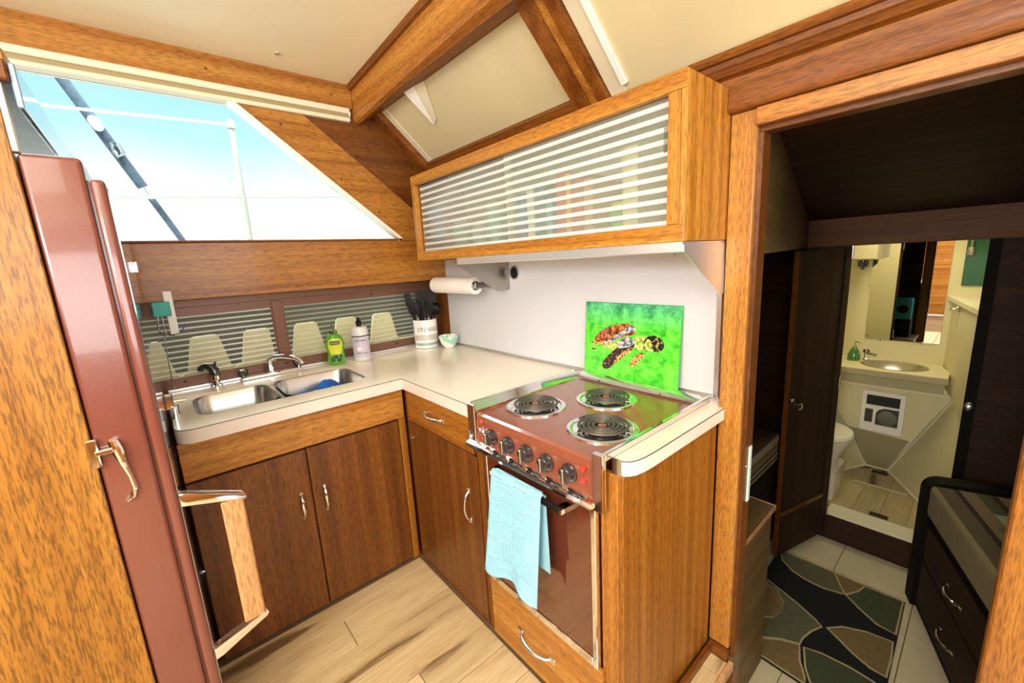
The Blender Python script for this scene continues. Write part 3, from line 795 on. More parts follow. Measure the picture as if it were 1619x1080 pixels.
obj('corner_bracket', MB().prism([(1.7772, -0.5774), (1.802, -0.5774), (1.8035, -0.580), (1.7772, -0.580)], 'z', 0.858, 0.9025), M['steel'], ec)

# ---- double sink
sk = thing('double_sink', 'stainless steel sink with two bowls let into the ivory worktop', 'sink', (0.37, -1.0, 0.75))
def bowl(y0, y1):
    t = bmesh.new()
    loops = []
    for z, ins, r in ((0.8985, 0.0, 0.06), (0.890, 0.006, 0.057), (0.80, 0.012, 0.055), (0.765, 0.022, 0.05), (0.752, 0.045, 0.04)):
        loops.append([t.verts.new((x, y, z)) for x, y in rrect(0.206 + ins, 0.534 - ins, y0 + ins, y1 - ins, r)])
    for a, b in zip(loops[:-1], loops[1:]):
        n = len(a)
        for i in range(n): t.faces.new([a[i], a[(i + 1) % n], b[(i + 1) % n], b[i]])
    t.faces.new(loops[-1])
    bmesh.ops.recalc_face_normals(t, faces=t.faces[:])
    mb = MB(); mb._merge(t); return mb
b1 = obj('bowl', bowl(-1.314, -1.044), M['steel'], sk)
b2 = obj('bowl', bowl(-1.018, -0.686), M['steel'], sk)
obj('divider', MB().box(0.207, 0.533, -1.0435, -1.0185, 0.80, 0.893, 0.006), M['steel'], sk)
for bb, yy in ((b1, -1.18), (b2, -0.855)):
    obj('drain', MB().lathe([(0.034, 0.7525), (0.034, 0.7545), (0.026, 0.7548), (0.022, 0.7530)], (0.37, yy, 0), 20), M['chrome'], bb)

# ---- taps
fa = thing('sink_faucet', 'chrome faucet with a low curved spout between two clear knobs behind the sink', 'faucet', (0.06, -0.985, 0.9))
obj('base_plate', MB().box(0.045, 0.085, -1.115, -0.850, 0.9, 0.916, 0.005), M['chrome'], fa)
obj('spout', MB().lathe([(0.020, 0.916), (0.019, 0.935), (0.015, 0.945), (0.015, 0.965)], (0.064, -0.99, 0), 16).tube([(0.064, -0.99, 0.955), (0.068, -0.985, 0.978), (0.085, -0.968, 0.990), (0.115, -0.935, 0.992), (0.150, -0.898, 0.982), (0.172, -0.876, 0.968), (0.180, -0.868, 0.952)], [0.014, 0.014, 0.012, 0.011, 0.010, 0.010, 0.011], 12), M['chrome'], fa)
for yy in (-1.105, -0.862):
    kn = obj('knob', MB().lathe([(0.012, 0.916), (0.014, 0.924), (0.021, 0.928), (0.023, 0.940), (0.021, 0.952), (0.012, 0.956)], (0.065, yy, 0), 10), M['acrylic'], fa)
    obj('stem', MB().lathe([(0.008, 0.915), (0.008, 0.949)], (0.065, yy, 0), 10), M['chrome'], kn)
ft = thing('water_filter_tap', 'dark chrome pump tap with a hooked head left of the faucet', 'faucet', (0.085, -1.213, 0.9))
obj('base', MB().lathe([(0.024, 0.9), (0.024, 0.905), (0.015, 0.910), (0.013, 0.93), (0.02, 0.935), (0.018, 0.955)], (0.085, -1.213, 0), 16), M['chrome'], ft)
obj('head', MB().tube([(0.085, -1.210, 0.950), (0.083, -1.212, 0.975), (0.078, -1.222, 0.992), (0.072, -1.240, 0.998), (0.067, -1.256, 0.992), (0.066, -1.262, 0.980)], [0.019, 0.020, 0.018, 0.016, 0.013, 0.012], 12), M['knob'], ft)
obj('lever', MB().tube([(0.085, -1.207, 0.985), (0.088, -1.204, 1.008), (0.089, -1.201, 1.016)], [0.008, 0.006, 0.004], 8), M['chrome'], ft)

# ================================================================== STOVE
st = thing('electric_stove', 'copper brown electric stove with three coil burners and chrome trim', 'stove', (1.49, -0.3, 0.24))
obj('body', MB().box(1.2455, 1.742, -0.571, -0.064, 0.2395, 0.866), M['stove_dark'], st)
obj('cooktop', MB().prism([(-0.604, 0.862), (-0.601, 0.884), (-0.594, 0.8905), (-0.066, 0.8905), (-0.066, 0.8665), (-0.57, 0.8665)], 'x', 1.2435, 1.7465), M['stove'], st)
obj('control_panel', MB().prism([(-0.604, 0.8615), (-0.606, 0.789), (-0.572, 0.789), (-0.572, 0.8615)], 'x', 1.2435, 1.7465), M['stove'], st)
obj('side_rail', MB().box(1.2035, 1.209, -0.603, -0.048, 0.9003, 0.918, 0.001).prism([(1.209, 0.9005), (1.209, 0.918), (1.212, 0.918), (1.243, 0.896), (1.243, 0.8908)], 'y', -0.603, -0.064).box(1.2045, 1.2432, -0.612, -0.6065, 0.786, 0.918, 0.001), M['chrome'], st)
obj('side_rail', MB().box(1.768, 1.7765, -0.603, -0.048, 0.9, 0.918, 0.001).prism([(1.768, 0.9005), (1.768, 0.917), (1.765, 0.917), (1.747, 0.897), (1.747, 0.8908)], 'y', -0.603, -0.064).box(1.747, 1.7765, -0.620, -0.6035, 0.766, 0.918, 0.0), M['chrome'], st)
obj('back_rail', MB().prism([(-0.0475, 0.9005), (-0.0475, 0.916), (-0.052, 0.916), (-0.080, 0.897), (-0.080, 0.8908), (-0.066, 0.8908)], 'x', 1.2435, 1.7465), M['chrome'], st)
for x in (1.36, 1.62): obj('clip', MB().tube([(x, -0.082, 0.899), (x, -0.086, 0.906), (x, -0.090, 0.901)], 0.003, 8), M['chrome'], st)
obj('lip', MB().prism([(-0.608, 0.789), (-0.626, 0.781), (-0.630, 0.774), (-0.628, 0.767), (-0.590, 0.767), (-0.590, 0.7885)], 'x', 1.2045, 1.7465), M['chrome'], st)
obj('painted_lip_shadow', MB().box(1.262, 1.740, -0.592, -0.5715, 0.755, 0.7665), M['black'], st)  # black strip painting in the shadow below the lip
for i, x in enumerate((1.330, 1.413, 1.496, 1.578, 1.661)):
    k = obj('knob', MB().lathe([(0.027, -0.6065), (0.027, -0.611), (0.023, -0.613), (0.0215, -0.628), (0.017, -0.631)], (x, 0, 0.829), 22, 'y'), M['knob'], st)
    obj('grip', MB().box(x - 0.0045, x + 0.0045, -0.639, -0.630, 0.829 - 0.020, 0.829 + 0.020, 0.002), M['steel'], k)
for x, z in ((1.709, 0.860), (1.709, 0.826)):
    l = obj('indicator_lamp', MB().lathe([(0.0095, -0.606), (0.0095, -0.610), (0.007, -0.615), (0.002, -0.617)], (x, 0, z), 14, 'y'), M['red_lamp'], st)
for x, z, mm in ((1.279, 0.868, 'red_lamp'), (1.268, 0.838, 'chrome'), (1.287, 0.838, 'chrome'), (1.283, 0.812, 'red_lamp')):
    obj('push_button' if mm == 'chrome' else 'indicator_lamp', MB().lathe([(0.008, -0.606), (0.008, -0.612), (0.005, -0.615)], (x, 0, z), 12, 'y'), M[mm], st)
for x, y in ((1.355, -0.432), (1.494, -0.219), (1.638, -0.434)):
    bn = obj('burner', MB().lathe([(0.104, 0.8908), (0.104, 0.894), (0.098, 0.8965), (0.090, 0.895), (0.086, 0.8912)], (x, y, 0), 40, cap=False), M['chrome'], st)
    obj('drip_bowl', MB().lathe([(0.0865, 0.8915), (0.07, 0.8911), (0.02, 0.8909), (0.0, 0.8909)], (x, y, 0), 32, cap=False), M['chrome'], bn)
    pts = []
    N = 210
    for i in range(N + 1):
        a = 2 * PI * 4.4 * i / N; r = 0.020 + 0.060 * i / N
        pts.append((x + r * math.cos(a + 0.7), y + r * math.sin(a + 0.7), 0.9035))
    obj('coil', MB().tube(pts, 0.0050, 8, flat=0.8), M['coil'], bn)
    obj('hub', MB().lathe([(0.013, 0.892), (0.013, 0.903), (0.009, 0.905)], (x, y, 0), 14), M['stove'], bn)
    mb = MB()
    for a in (0.2, 2.3, 4.4): mb.tube([(x + 0.014 * math.cos(a), y + 0.014 * math.sin(a), 0.8965), (x + 0.092 * math.cos(a), y + 0.092 * math.sin(a), 0.8965)], 0.0022, 6)
    obj('coil_support', mb, M['steel'], bn)
ov = obj('oven_door', MB().box(1.285, 1.7235, -0.600, -0.5715, 0.287, 0.7545, 0.003), M['oven'], st)
obj('chrome_frame', MB().box(1.262, 1.2845, -0.603, -0.5715, 0.2595, 0.7545, 0.002).box(1.724, 1.7405, -0.603, -0.5855, 0.2595, 0.7545, 0.002).box(1.285, 1.7235, -0.603, -0.5715, 0.2595, 0.2865, 0.002), M['chrome'], st)
obj('handle', MB().box(1.368, 1.660, -0.6505, -0.640, 0.726, 0.744, 0.002), M['black'], ov)
obj('handle_bracket', MB().prism([(1.350, -0.6005), (1.372, -0.6005), (1.378, -0.640), (1.366, -0.652), (1.362, -0.652)], 'z', 0.728, 0.742), M['chrome'], ov)
obj('handle_bracket', MB().prism([(1.674, -0.6005), (1.650, -0.6005), (1.645, -0.640), (1.660, -0.652), (1.668, -0.652)], 'z', 0.728, 0.742), M['chrome'], ov)

# ---- towel over the oven handle
def towel():
    t = bmesh.new()
    L1, L2, R = 0.345, 0.245, 0.0105
    nu, nv = 150, 190
    tot = L1 + PI * R + L2
    x0, x1 = 1.378, 1.598
    yb, zb = -0.6455, 0.735
    rows = []
    for j in range(nv + 1):
        s = tot * j / nv; row = []
        for i in range(nu + 1):
            u = i / nu
            skew = 0.0
            drop = 0.018 * math.sin(u * 5.0 + 0.6) + 0.05 * max(0, u - 0.35) ** 1.0
            if s <= L1:
                f = 1 - s / L1                       # 1 at hem
                y = yb - R - 0.004 * f - 0.010 * f * math.sin(u * 9.0 + 0.5) * (0.4 + f) - 0.004 * f
                z = zb + 0.009 - (L1 - s) - drop * f
                xx = x0 + (x1 - x0) * u - 0.055 * f * (1 - u) * 0.9 - 0.030 * f * u
                n = (0, -1)
            elif s <= L1 + PI * R:
                a = (s - L1) / R
                y = yb - R * math.cos(a); z = zb + 0.009 + R * math.sin(a) * 0.9
                xx = x0 + (x1 - x0) * u
                n = (-math.cos(a), math.sin(a))
                n = (-math.cos(a) * 1.0, math.sin(a))
                n = (n[0], n[1])
            else:
                q = s - L1 - PI * R; f = q / L2
                y = yb + R - 0.002 + 0.004 * f * math.sin(u * 8 + 2)
                z = zb + 0.009 - q - 0.01 * f * math.sin(u * 4)
                xx = x0 + (x1 - x0) * u + 0.010 * f
                n = (0, 1)
            # basket weave of ribbed squares
            a1 = u * 4.0; a2 = s / 0.066
            border = u < 0.05 or u > 0.95
            if border: h = 0.0
            elif (int(a1) + int(a2)) % 2 == 0: h = 0.5 + 0.5 * math.sin(2 * PI * a1 * 6)
            else: h = 0.5 + 0.5 * math.sin(2 * PI * a2 * 6)
            h *= 0.0046
            if s <= L1: y -= h
            elif s <= L1 + PI * R: y += -math.cos((s - L1) / R) * h; z += math.sin((s - L1) / R) * h
            row.append(t.verts.new((xx, y, z)))
        rows.append(row)
    for j in range(nv):
        for i in range(nu):
            t.faces.new([rows[j][i], rows[j][i + 1], rows[j + 1][i + 1], rows[j + 1][i]])
    bmesh.ops.recalc_face_normals(t, faces=t.faces[:])
    mb = MB(); mb._merge(t); return mb
tag(obj('tea_towel', towel(), M['towel'], smooth=60), 'aqua ribbed cotton towel draped over the oven door handle', 'towel')

# ================================================================== HOOD, ROLL, PORT
hd = thing('range_hood', 'stainless steel range hood canopy with slanted side plates under the glass cabinet', 'hood', (1.28, -0.15, 1.25))
obj('canopy', MB().prism([(-0.316, 1.411), (-0.316, 1.386), (-0.312, 1.383), (-0.309, 1.386), (-0.309, 1.404), (-0.010, 1.404), (-0.010, 1.411)], 'x', 0.765, 1.808), M['steel_bright'], hd)
sp = [(-0.313, 1.4035), (-0.313, 1.386), (-0.085, 1.248), (-0.078, 1.244), (-0.010, 1.244), (-0.010, 1.4035)]
obj('side_plate', MB().prism(sp, 'x', 0.742, 0.746).box(0.746, 0.752, -0.0105, -0.0045, 1.248, 1.40), M['dull_steel'], hd)
sp2 = [(-0.313, 1.4035), (-0.313, 1.386), (-0.085, 1.252), (-0.0735, 1.248), (-0.0735, 1.4035)]
obj('side_plate', MB().prism(sp2, 'x', 1.8075, 1.811), M['steel_bright'], hd)
obj('switch', MB().box(1.69, 1.775, -0.235, -0.205, 1.392, 1.4035, 0.003).tube([(1.735, -0.22, 1.392), (1.737, -0.222, 1.372)], 0.0035, 8), M['steel'], hd)
vp = thing('vent_port', 'round black wall opening with a pale ring beside the hood', 'vent', (0.795, -0.004, 1.329))
obj('ring', MB().lathe([(0.034, -0.0037), (0.034, -0.009), (0.028, -0.011), (0.027, -0.006), (0.027, -0.0037)], (0.795, 0, 1.329), 28, 'y', cap=False), M['alu'], vp)
obj('opening', MB().lathe([(0.0268, -0.0037), (0.0268, -0.0055), (0.001, -0.0055)], (0.795, 0, 1.329), 28, 'y'), M['hole'], vp)
ph = thing('paper_towel_holder', 'white paper towel roll on a steel wall holder under the hood end', 'paper towel', (0.42, -0.115, 1.22))
obj('roll', MB().prism([(0.044 * math.cos(a), 0.044 * math.sin(a)) for a in [2 * PI * i / 32 for i in range(32)]], 'x', 0.225, 0.612, holes=[[(0.024 * math.cos(a), 0.024 * math.sin(a)) for a in [-2 * PI * i / 24 for i in range(24)]]]).xform(Matrix.Translation((0, -0.115, 1.272))), M['paper'], ph)
obj('core', MB().lathe([(0.0235, 0.224), (0.0235, 0.613)], (0, -0.115, 1.272), 20, 'x', cap=False).lathe([(0.0225, 0.60), (0.006, 0.606), (0.006, 0.63)], (0, -0.115, 1.272), 20, 'x'), M['steel'], ph)
obj('bracket', MB().box(0.626, 0.631, -0.130, -0.0045, 1.256, 1.288, 0.002).box(0.212, 0.217, -0.130, -0.0045, 1.256, 1.288, 0.002).box(0.212, 0.631, -0.010, -0.0045, 1.260, 1.284, 0.001), M['steel'], ph)

# ================================================================== WALL CABINET
wc = thing('wall_cabinet', 'honey mahogany wall cabinet with two sliding ribbed glass panes above the hood', 'cabinet', (1.11, -0.16, 1.412))
obj('box', MB().box(0.414, 1.796, -0.296, -0.014, 1.800, 1.8135).box(0.414, 1.796, -0.296, -0.014, 1.4125, 1.426).box(0.4105, 0.425, -0.296, -0.002, 1.4125, 1.8135), M['honey_x'], wc)
obj('back_panel', MB().box(0.426, 1.796, -0.0135, -0.004, 1.4265, 1.7995), M['cab_inside'], wc)
obj('side_panel', MB().box(1.7965, 1.8115, -0.3155, -0.003, 1.4125, 1.8135, 0.001), M['honey_z'], wc)
obj('top_rail', MB().box(0.410, 1.8105, -0.3185, -0.2965, 1.771, 1.8145, 0.0015), M['honey_x'], wc)
obj('bottom_rail', MB().box(0.410, 1.8105, -0.3185, -0.2965, 1.4115, 1.4555, 0.0015), M['honey_x'], wc)
obj('stile', MB().box(0.410, 0.440, -0.317, -0.2965, 1.456, 1.7705, 0.001), M['honey_z'], wc)
obj('stile', MB().box(1.763, 1.796, -0.317, -0.2965, 1.456, 1.7705, 0.001), M['honey_z'], wc)
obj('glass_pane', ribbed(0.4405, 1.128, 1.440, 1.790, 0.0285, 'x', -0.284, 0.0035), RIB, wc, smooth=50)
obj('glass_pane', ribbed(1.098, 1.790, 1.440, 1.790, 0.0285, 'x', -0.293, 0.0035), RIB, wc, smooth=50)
obj('finger_pull', MB().box(0.452, 0.462, -0.2905, -0.288, 1.51, 1.56, 0.002), M['clear'], wc)
obj('finger_pull', MB().box(1.742, 1.752, -0.2995, -0.297, 1.64, 1.70, 0.002), M['clear'], wc)
# things kept on its shelf, seen blurred through the glass
def book(x, w, h, d, col, label, lean=0.0):
    mt = flat('cover_' + col[1:], col, 0.6)
    b = thing('book', label, 'book', (x, -0.15, 1.4265), group='things behind the ribbed glass')
    obj('cover', MB().box(x, x + 0.003, -0.27, -0.27 + d, 1.4265, 1.4265 + h).box(x + w - 0.003, x + w, -0.27, -0.27 + d, 1.4265, 1.4265 + h).box(x, x + w, -0.273, -0.27, 1.4265, 1.4265 + h), mt, b)
    obj('pages', MB().box(x + 0.0035, x + w - 0.0035, -0.2695, -0.275 + d, 1.430, 1.4235 + h), M['paper'], b)
def jar(x, r, h, col, lidcol, label):
    j = thing('jar', label, 'jar', (x, -0.20, 1.4265), group='things behind the ribbed glass')
    obj('body', MB().lathe([(r, 1.4265), (r, 1.4265 + h * 0.8), (r * 0.85, 1.4265 + h * 0.88)], (x, -0.20, 0), 20), flat('jar_' + col[1:], col, 0.3), j)
    obj('lid', MB().lathe([(r * 0.88, 1.4268 + h * 0.88), (r * 0.88, 1.4265 + h)], (x, -0.20, 0), 20), flat('lid_' + lidcol[1:], lidcol, 0.4), j)
jar(0.66, 0.045, 0.16, '#7cc3a0', '#f2f2ee', 'pale green jar behind the left ribbed pane')
jar(0.80, 0.040, 0.13, '#bfe0e8', '#e8f4f4', 'pale blue jar behind the left ribbed pane')
jar(0.92, 0.045, 0.20, '#8fd0d8', '#dff0f0', 'aqua canister behind the left ribbed pane')
book(1.13, 0.05, 0.20, 0.15, '#2f80b8', 'blue book behind the right ribbed pane, nearest the overlap')
book(1.19, 0.035, 0.21, 0.16, '#eef0e8', 'white book behind the right ribbed pane')
book(1.232, 0.045, 0.22, 0.16, '#2a6f9a', 'steel blue book behind the right ribbed pane')
book(1.284, 0.03, 0.16, 0.15, '#64b8c8', 'turquoise book behind the right ribbed pane')
book(1.335, 0.04, 0.24, 0.17, '#c9402c', 'red book behind the right ribbed pane')
book(1.378, 0.022, 0.23, 0.17, '#e8b23a', 'yellow book behind the right ribbed pane')
book(1.403, 0.05, 0.22, 0.16, '#b8504a', 'brick coloured book behind the right ribbed pane')
book(1.456, 0.035, 0.20, 0.16, '#d0a070', 'tan book behind the right ribbed pane')
jar(1.545, 0.036, 0.12, '#4fb83c', '#dce04a', 'bright green jar behind the right ribbed pane')
book(1.60, 0.05, 0.26, 0.17, '#dcd6ae', 'cream book behind the right ribbed pane, nearest the stile')

# ================================================================== THINGS ON THE WORKTOP
Z0 = 0.9
# ---- dish soap
cx, cy = 0.105, -0.685
va = math.atan2(-1.355 - cy, 2.34 - cx)          # the side that faces the room
ds = thing('dish_soap_bottle', 'green dish soap bottle with lime label and clear pump neck beside the sink', 'bottle', (cx, cy, Z0))
def oval_bottle(prof, sy):
    mb = MB().lathe(prof, (0, 0, 0), 30, sx=sy, sy=1.0)
    return mb
def place(mb, x, y, z=0.0, rz=0.0):
    return mb.xform(Matrix.Translation((x, y, z)) @ Matrix.Rotation(rz, 4, 'Z'))
prof = [(0.036, 0.0), (0.042, 0.006), (0.0445, 0.03), (0.041, 0.06), (0.0405, 0.075), (0.046, 0.105), (0.046, 0.12), (0.040, 0.140), (0.028, 0.155), (0.016, 0.163)]
obj('body', place(oval_bottle(prof, 0.58), cx, cy, Z0 + 0.0005, va), M['dish_liquid'], ds)
obj('neck', place(MB().lathe([(0.015, 0.162), (0.018, 0.166), (0.017, 0.182), (0.008, 0.186), (0.0075, 0.205), (0.004, 0.215)], n=18), cx, cy, Z0, va), M['clear'], ds)
def label_patch(cx, cy, rx, ry, z0, z1, a0, a1, rz, rad=None):
    """curved label standing just off an oval bottle (rx towards the room)"""
    def fn(u, v):
        z = z0 + (z1 - z0) * v
        k = rad(z - Z0) if rad else 1.0
        a = a0 + (a1 - a0) * u
        p = Vector(((rx * k + 0.0012) * math.cos(a), (ry * k + 0.0012) * math.sin(a), 0))
        p = Matrix.Rotation(rz, 3, 'Z') @ p
        return (cx + p.x, cy + p.y, z)
    return MB().grid(fn, 14, 10)
def rprof(h):
    for (r0, z0), (r1, z1) in zip(prof[:-1], prof[1:]):
        if z0 <= h <= z1: return r0 + (r1 - r0) * (h - z0) / (z1 - z0)
    return 0.04
def dlab(z0, z1, w, off=0.0012):
    def fn(u, v):
        z = z0 + (z1 - z0) * v; r = rprof(z)
        ww = w * math.sin(PI * min(1, max(0, 0.12 + 0.76 * v))) ** 0.4
        a = (u - 0.5) * 2 * ww
        p = Matrix.Rotation(va, 3, 'Z') @ Vector(((r * 0.58 + off) * math.cos(a), (r + off) * math.sin(a), 0))
        return (cx + p.x, cy + p.y, Z0 + z)
    return MB().grid(fn, 16, 12)
lab = obj('label', dlab(0.055, 0.138, 0.85), M['label_lime'], ds)
obj('emblem', dlab(0.107, 0.128, 0.62, 0.0018), M['label_dark'], lab)
tx = text_mb('Palmolive', 0.0135)
for v in tx.bm.verts:
    x, y, h = v.co; a = x / 0.036; r = 0.045
    p = Matrix.Rotation(va, 3, 'Z') @ Vector(((r * 0.58 + 0.0030 + h) * math.cos(a), (r + 0.003) * math.sin(a), 0))
    v.co = (cx + p.x, cy + p.y, Z0 + 0.113 + y)
obj('lettering', tx, M['label_lime'], lab, smooth=0)
mb = MB()
for yy, zz, rr in ((-0.016, 0.030, 0.013), (0.012, 0.026, 0.012), (0.0, 0.045, 0.011), (0.022, 0.044, 0.009)):
    a = yy / 0.042
    p = Matrix.Rotation(va, 3, 'Z') @ Vector((0.0268 * math.cos(a), 0.044 * math.sin(a), 0))
    mb.lathe([(0.0, 0), (rr * 0.7, 0.0005), (rr, 0.0)], (0, 0, 0), 12)
    for v in list(mb.bm.verts)[-36:]:
        q = Matrix.Rotation(va, 3, 'Z') @ Vector((v.co.z, v.co.y, v.co.x)); v.co = (cx + p.x + q.x, cy + p.y + q.y, Z0 + zz + q.z)
obj('leaf_print', mb, M['label_dark'], lab)['kind'] = 'stuff'
# ---- hand soap
cx, cy = 0.125, -0.555
va = math.atan2(-1.355 - cy, 2.34 - cx)
hs = thing('hand_soap_bottle', 'pale lavender soap bottle with black nozzle standing left of the utensil crock', 'bottle', (cx, cy, Z0))
obj('body', MB().lathe([(0.040, Z0 + 0.0005), (0.043, Z0 + 0.006), (0.043, Z0 + 0.165), (0.038, Z0 + 0.182), (0.030, Z0 + 0.186)], (cx, cy, 0), 28), M['frost'], hs)
obj('cap', MB().lathe([(0.013, Z0 + 0.186), (0.013, Z0 + 0.200), (0.016, Z0 + 0.202), (0.015, Z0 + 0.212), (0.008, Z0 + 0.217), (0.009, Z0 + 0.226), (0.005, Z0 + 0.234)], (cx, cy, 0), 18), M['black'], hs)
lb = obj('label', MB().lathe([(0.0433, Z0 + 0.02), (0.0436, Z0 + 0.022), (0.0436, Z0 + 0.130), (0.0433, Z0 + 0.132)], (cx, cy, 0), 28, cap=False), M['lavender'], hs)
obj('band', MB().lathe([(0.0435, Z0 + 0.132), (0.0438, Z0 + 0.133), (0.0438, Z0 + 0.138), (0.0435, Z0 + 0.139)], (cx, cy, 0), 28, cap=False), M['ink'], lb)
obj('lettering', wrap_text("MEYER'S", 0.018, (cx, cy), 0.0437, Z0 + 0.106, va), M['ink'], lb, smooth=0)
obj('lettering', wrap_text('DISH SOAP', 0.0125, (cx, cy), 0.0437, Z0 + 0.040, va), M['ink'], lb, smooth=0)
obj('lettering', wrap_text('- - - - - - -', 0.008, (cx, cy), 0.0437, Z0 + 0.093, va), M['ink'], lb, smooth=0)
fl_a = va - 0.25
mb = MB().lathe([(0.002, 0), (0.011, 0.0012)], (0, 0, 0), 14)
mb.xform(Matrix.Translation((cx, cy, Z0 + 0.068)) @ Matrix.Rotation(fl_a, 4, 'Z') @ Matrix.Translation((0.0432, 0, 0)) @ Matrix.Rotation(PI / 2, 4, 'Y'))
obj('flower_print', mb, M['white'], lb)

# ---- utensil crock
cx, cy = 0.112, -0.150
va = math.atan2(-1.355 - cy, 2.34 - cx)
cr_ = thing('utensil_crock', 'white ceramic crock with grey lettering and a slate blue band, full of black utensils', 'crock', (cx, cy, Z0))
RC, HC = 0.070, 0.170
obj('body', MB().lathe([(RC - 0.004, Z0 + 0.0005), (RC, Z0 + 0.005), (RC, Z0 + HC - 0.004), (RC - 0.002, Z0 + HC), (RC - 0.006, Z0 + HC), (RC - 0.007, Z0 + HC - 0.01), (RC - 0.007, Z0 + 0.012), (0.001, Z0 + 0.010)], (cx, cy, 0), 40), M['ceramic'], cr_)
def ring(z0, z1):
    return MB().lathe([(RC, z0), (RC + 0.0009, z0 + 0.001), (RC + 0.0009, z1 - 0.001), (RC, z1)], (cx, cy, 0), 40, cap=False)
obj('grey_band', ring(Z0 + 0.050, Z0 + 0.083), M['ceramic_grey'], cr_)
obj('blue_band', ring(Z0 + 0.018, Z0 + 0.034), M['ceramic_blue'], cr_)
obj('lettering', wrap_text('UTENSILS', 0.034, (cx, cy), RC, Z0 + 0.103, va + 0.20, 0.92), M['ink'], cr_, smooth=0)
U = 'black kitchen utensils in the crock'
rightv = Vector((-math.sin(va), math.cos(va), 0)); outv = Vector((math.cos(va), math.sin(va), 0))
def upt(s, o, z):
    return Vector((cx, cy, 0)) + rightv * s + outv * o + Vector((0, 0, Z0 + z))
def utensil(name, label, s0, o0, s1, o1, z1, headfn, mat='black', r=0.0055):
    base = upt(s0, o0, 0.02)
    t = thing(name, label, 'utensil', base, group=U)
    top = upt(s1, o1, z1)
    obj('handle', MB().tube([base, base.lerp(top, 0.5), top], [r, r * 0.9, r], 8), M[mat], t)
    d = (top - base).normalized()
    side = rightv - d * rightv.dot(d); side.normalize()
    nrm = d.cross(side)
    fr = Matrix((side, nrm, d)).transposed().to_4x4(); fr.translation = top - d * 0.006
    hb = headfn(); hb.xform(fr)
    obj('head', hb, M[mat], t)
def ladle_head():
    return MB().lathe([(0.002, -0.020), (0.022, -0.014), (0.033, 0.0), (0.037, 0.014), (0.034, 0.014), (0.030, 0.002), (0.020, -0.010), (0.001, -0.016)], (0, 0, 0), 22, 'y').xform(Matrix.Translation((0.0, 0.0, 0.030)))
def spoon_head(w=0.027, h=0.085, hole=False):
    pts = [(w * math.sin(a) * (0.85 + 0.15 * math.cos(a)), h / 2 - h / 2 * math.cos(a)) for a in [2 * PI * i / 24 for i in range(24)]]
    return MB().prism(pts, 'y', -0.002, 0.003, bev=0.001)
def turner_head(slots=True):
    o = [(-0.010, 0.0), (0.010, 0.0), (0.025, 0.02), (0.026, 0.085), (-0.026, 0.085), (-0.025, 0.02)]
    hs = [[(x - 0.0025, 0.03), (x - 0.0025, 0.072), (x + 0.0025, 0.072), (x + 0.0025, 0.03)] for x in (-0.013, 0.0, 0.013)]
    return MB().prism(o, 'y', -0.0015, 0.0015, holes=hs if slots else ())
def whisk_head():
    mb = MB()
    for k in range(4):
        a = PI * k / 4; pts = []
        for i in range(17):
            t = i / 16; w = 0.026 * math.sin(PI * t) ** 0.8
            s = 1 if True else -1
            pts.append((w * math.cos(a) * (1 if t <= 1 else -1), w * math.sin(a), 0.10 * math.sin(PI * t * 0.5)))
        mb.tube(pts, 0.0012, 5); mb.tube([(-p[0], -p[1], p[2]) for p in pts], 0.0012, 5)
    return mb
def fork_head():
    mb = MB().prism([(-0.008, 0), (0.008, 0), (0.026, 0.03), (0.026, 0.04), (-0.026, 0.04), (-0.026, 0.03)], 'y', -0.002, 0.002)
    for x in (-0.022, -0.0075, 0.0075, 0.022): mb.box(x - 0.004, x + 0.004, -0.002, 0.002, 0.038, 0.09)
    return mb
def tongs_head():
    return MB().prism([(-0.007, 0), (0.007, 0), (0.013, 0.06), (0.012, 0.085), (-0.012, 0.085), (-0.013, 0.06)], 'y', -0.004, 0.004, bev=0.002)
utensil('spatula', 'black spatula standing furthest left in the crock', -0.035, 0.0, -0.076, -0.002, 0.245, lambda: MB().prism([(-0.01, 0), (0.01, 0), (0.020, 0.02), (0.020, 0.085), (0.012, 0.10), (-0.018, 0.09), (-0.020, 0.02)], 'y', -0.003, 0.003, bev=0.001))
utensil('serving_spoon', 'black serving spoon drooping over the left rim of the crock', -0.03, 0.02, -0.056, 0.034, 0.205, lambda: spoon_head(0.034, 0.095))
utensil('slotted_turner', 'black slotted turner at the back of the crock', -0.02, -0.03, -0.018, -0.045, 0.255, turner_head)
utensil('spoon', 'black spoon in the middle of the crock', 0.0, 0.01, -0.010, 0.03, 0.225, lambda: spoon_head(0.026, 0.085))
utensil('pasta_fork', 'black pasta fork with tall tines in the middle of the crock', 0.01, -0.02, 0.012, -0.03, 0.262, fork_head)
utensil('tongs', 'black tongs upright near the front of the crock', -0.01, 0.035, -0.030, 0.05, 0.20, tongs_head)
utensil('whisk', 'plum handled whisk among the black utensils in the crock', -0.01, 0.005, -0.004, 0.012, 0.190, whisk_head, 'purple')
utensil('ladle', 'black ladle leaning out over the right rim of the crock', 0.030, 0.01, 0.064, 0.022, 0.205, ladle_head)
utensil('solid_turner', 'black solid turner to the right in the crock', 0.03, -0.02, 0.052, -0.03, 0.250, lambda: turner_head(False))
utensil('basting_spoon', 'black basting spoon just right of the middle in the crock', 0.02, 0.02, 0.038, 0.05, 0.205, lambda: spoon_head(0.024, 0.08))

# ---- little bowl
cx, cy = 0.255, -0.082
tag(obj('bowl', MB().lathe([(0.026, Z0 + 0.0005), (0.030, Z0 + 0.004), (0.048, Z0 + 0.03), (0.060, Z0 + 0.070), (0.058, Z0 + 0.072), (0.055, Z0 + 0.068), (0.043, Z0 + 0.031), (0.001, Z0 + 0.010)], (cx, cy, 0), 36), M['mint']),
    'small white and mint green bowl beside the utensil crock', 'bowl')

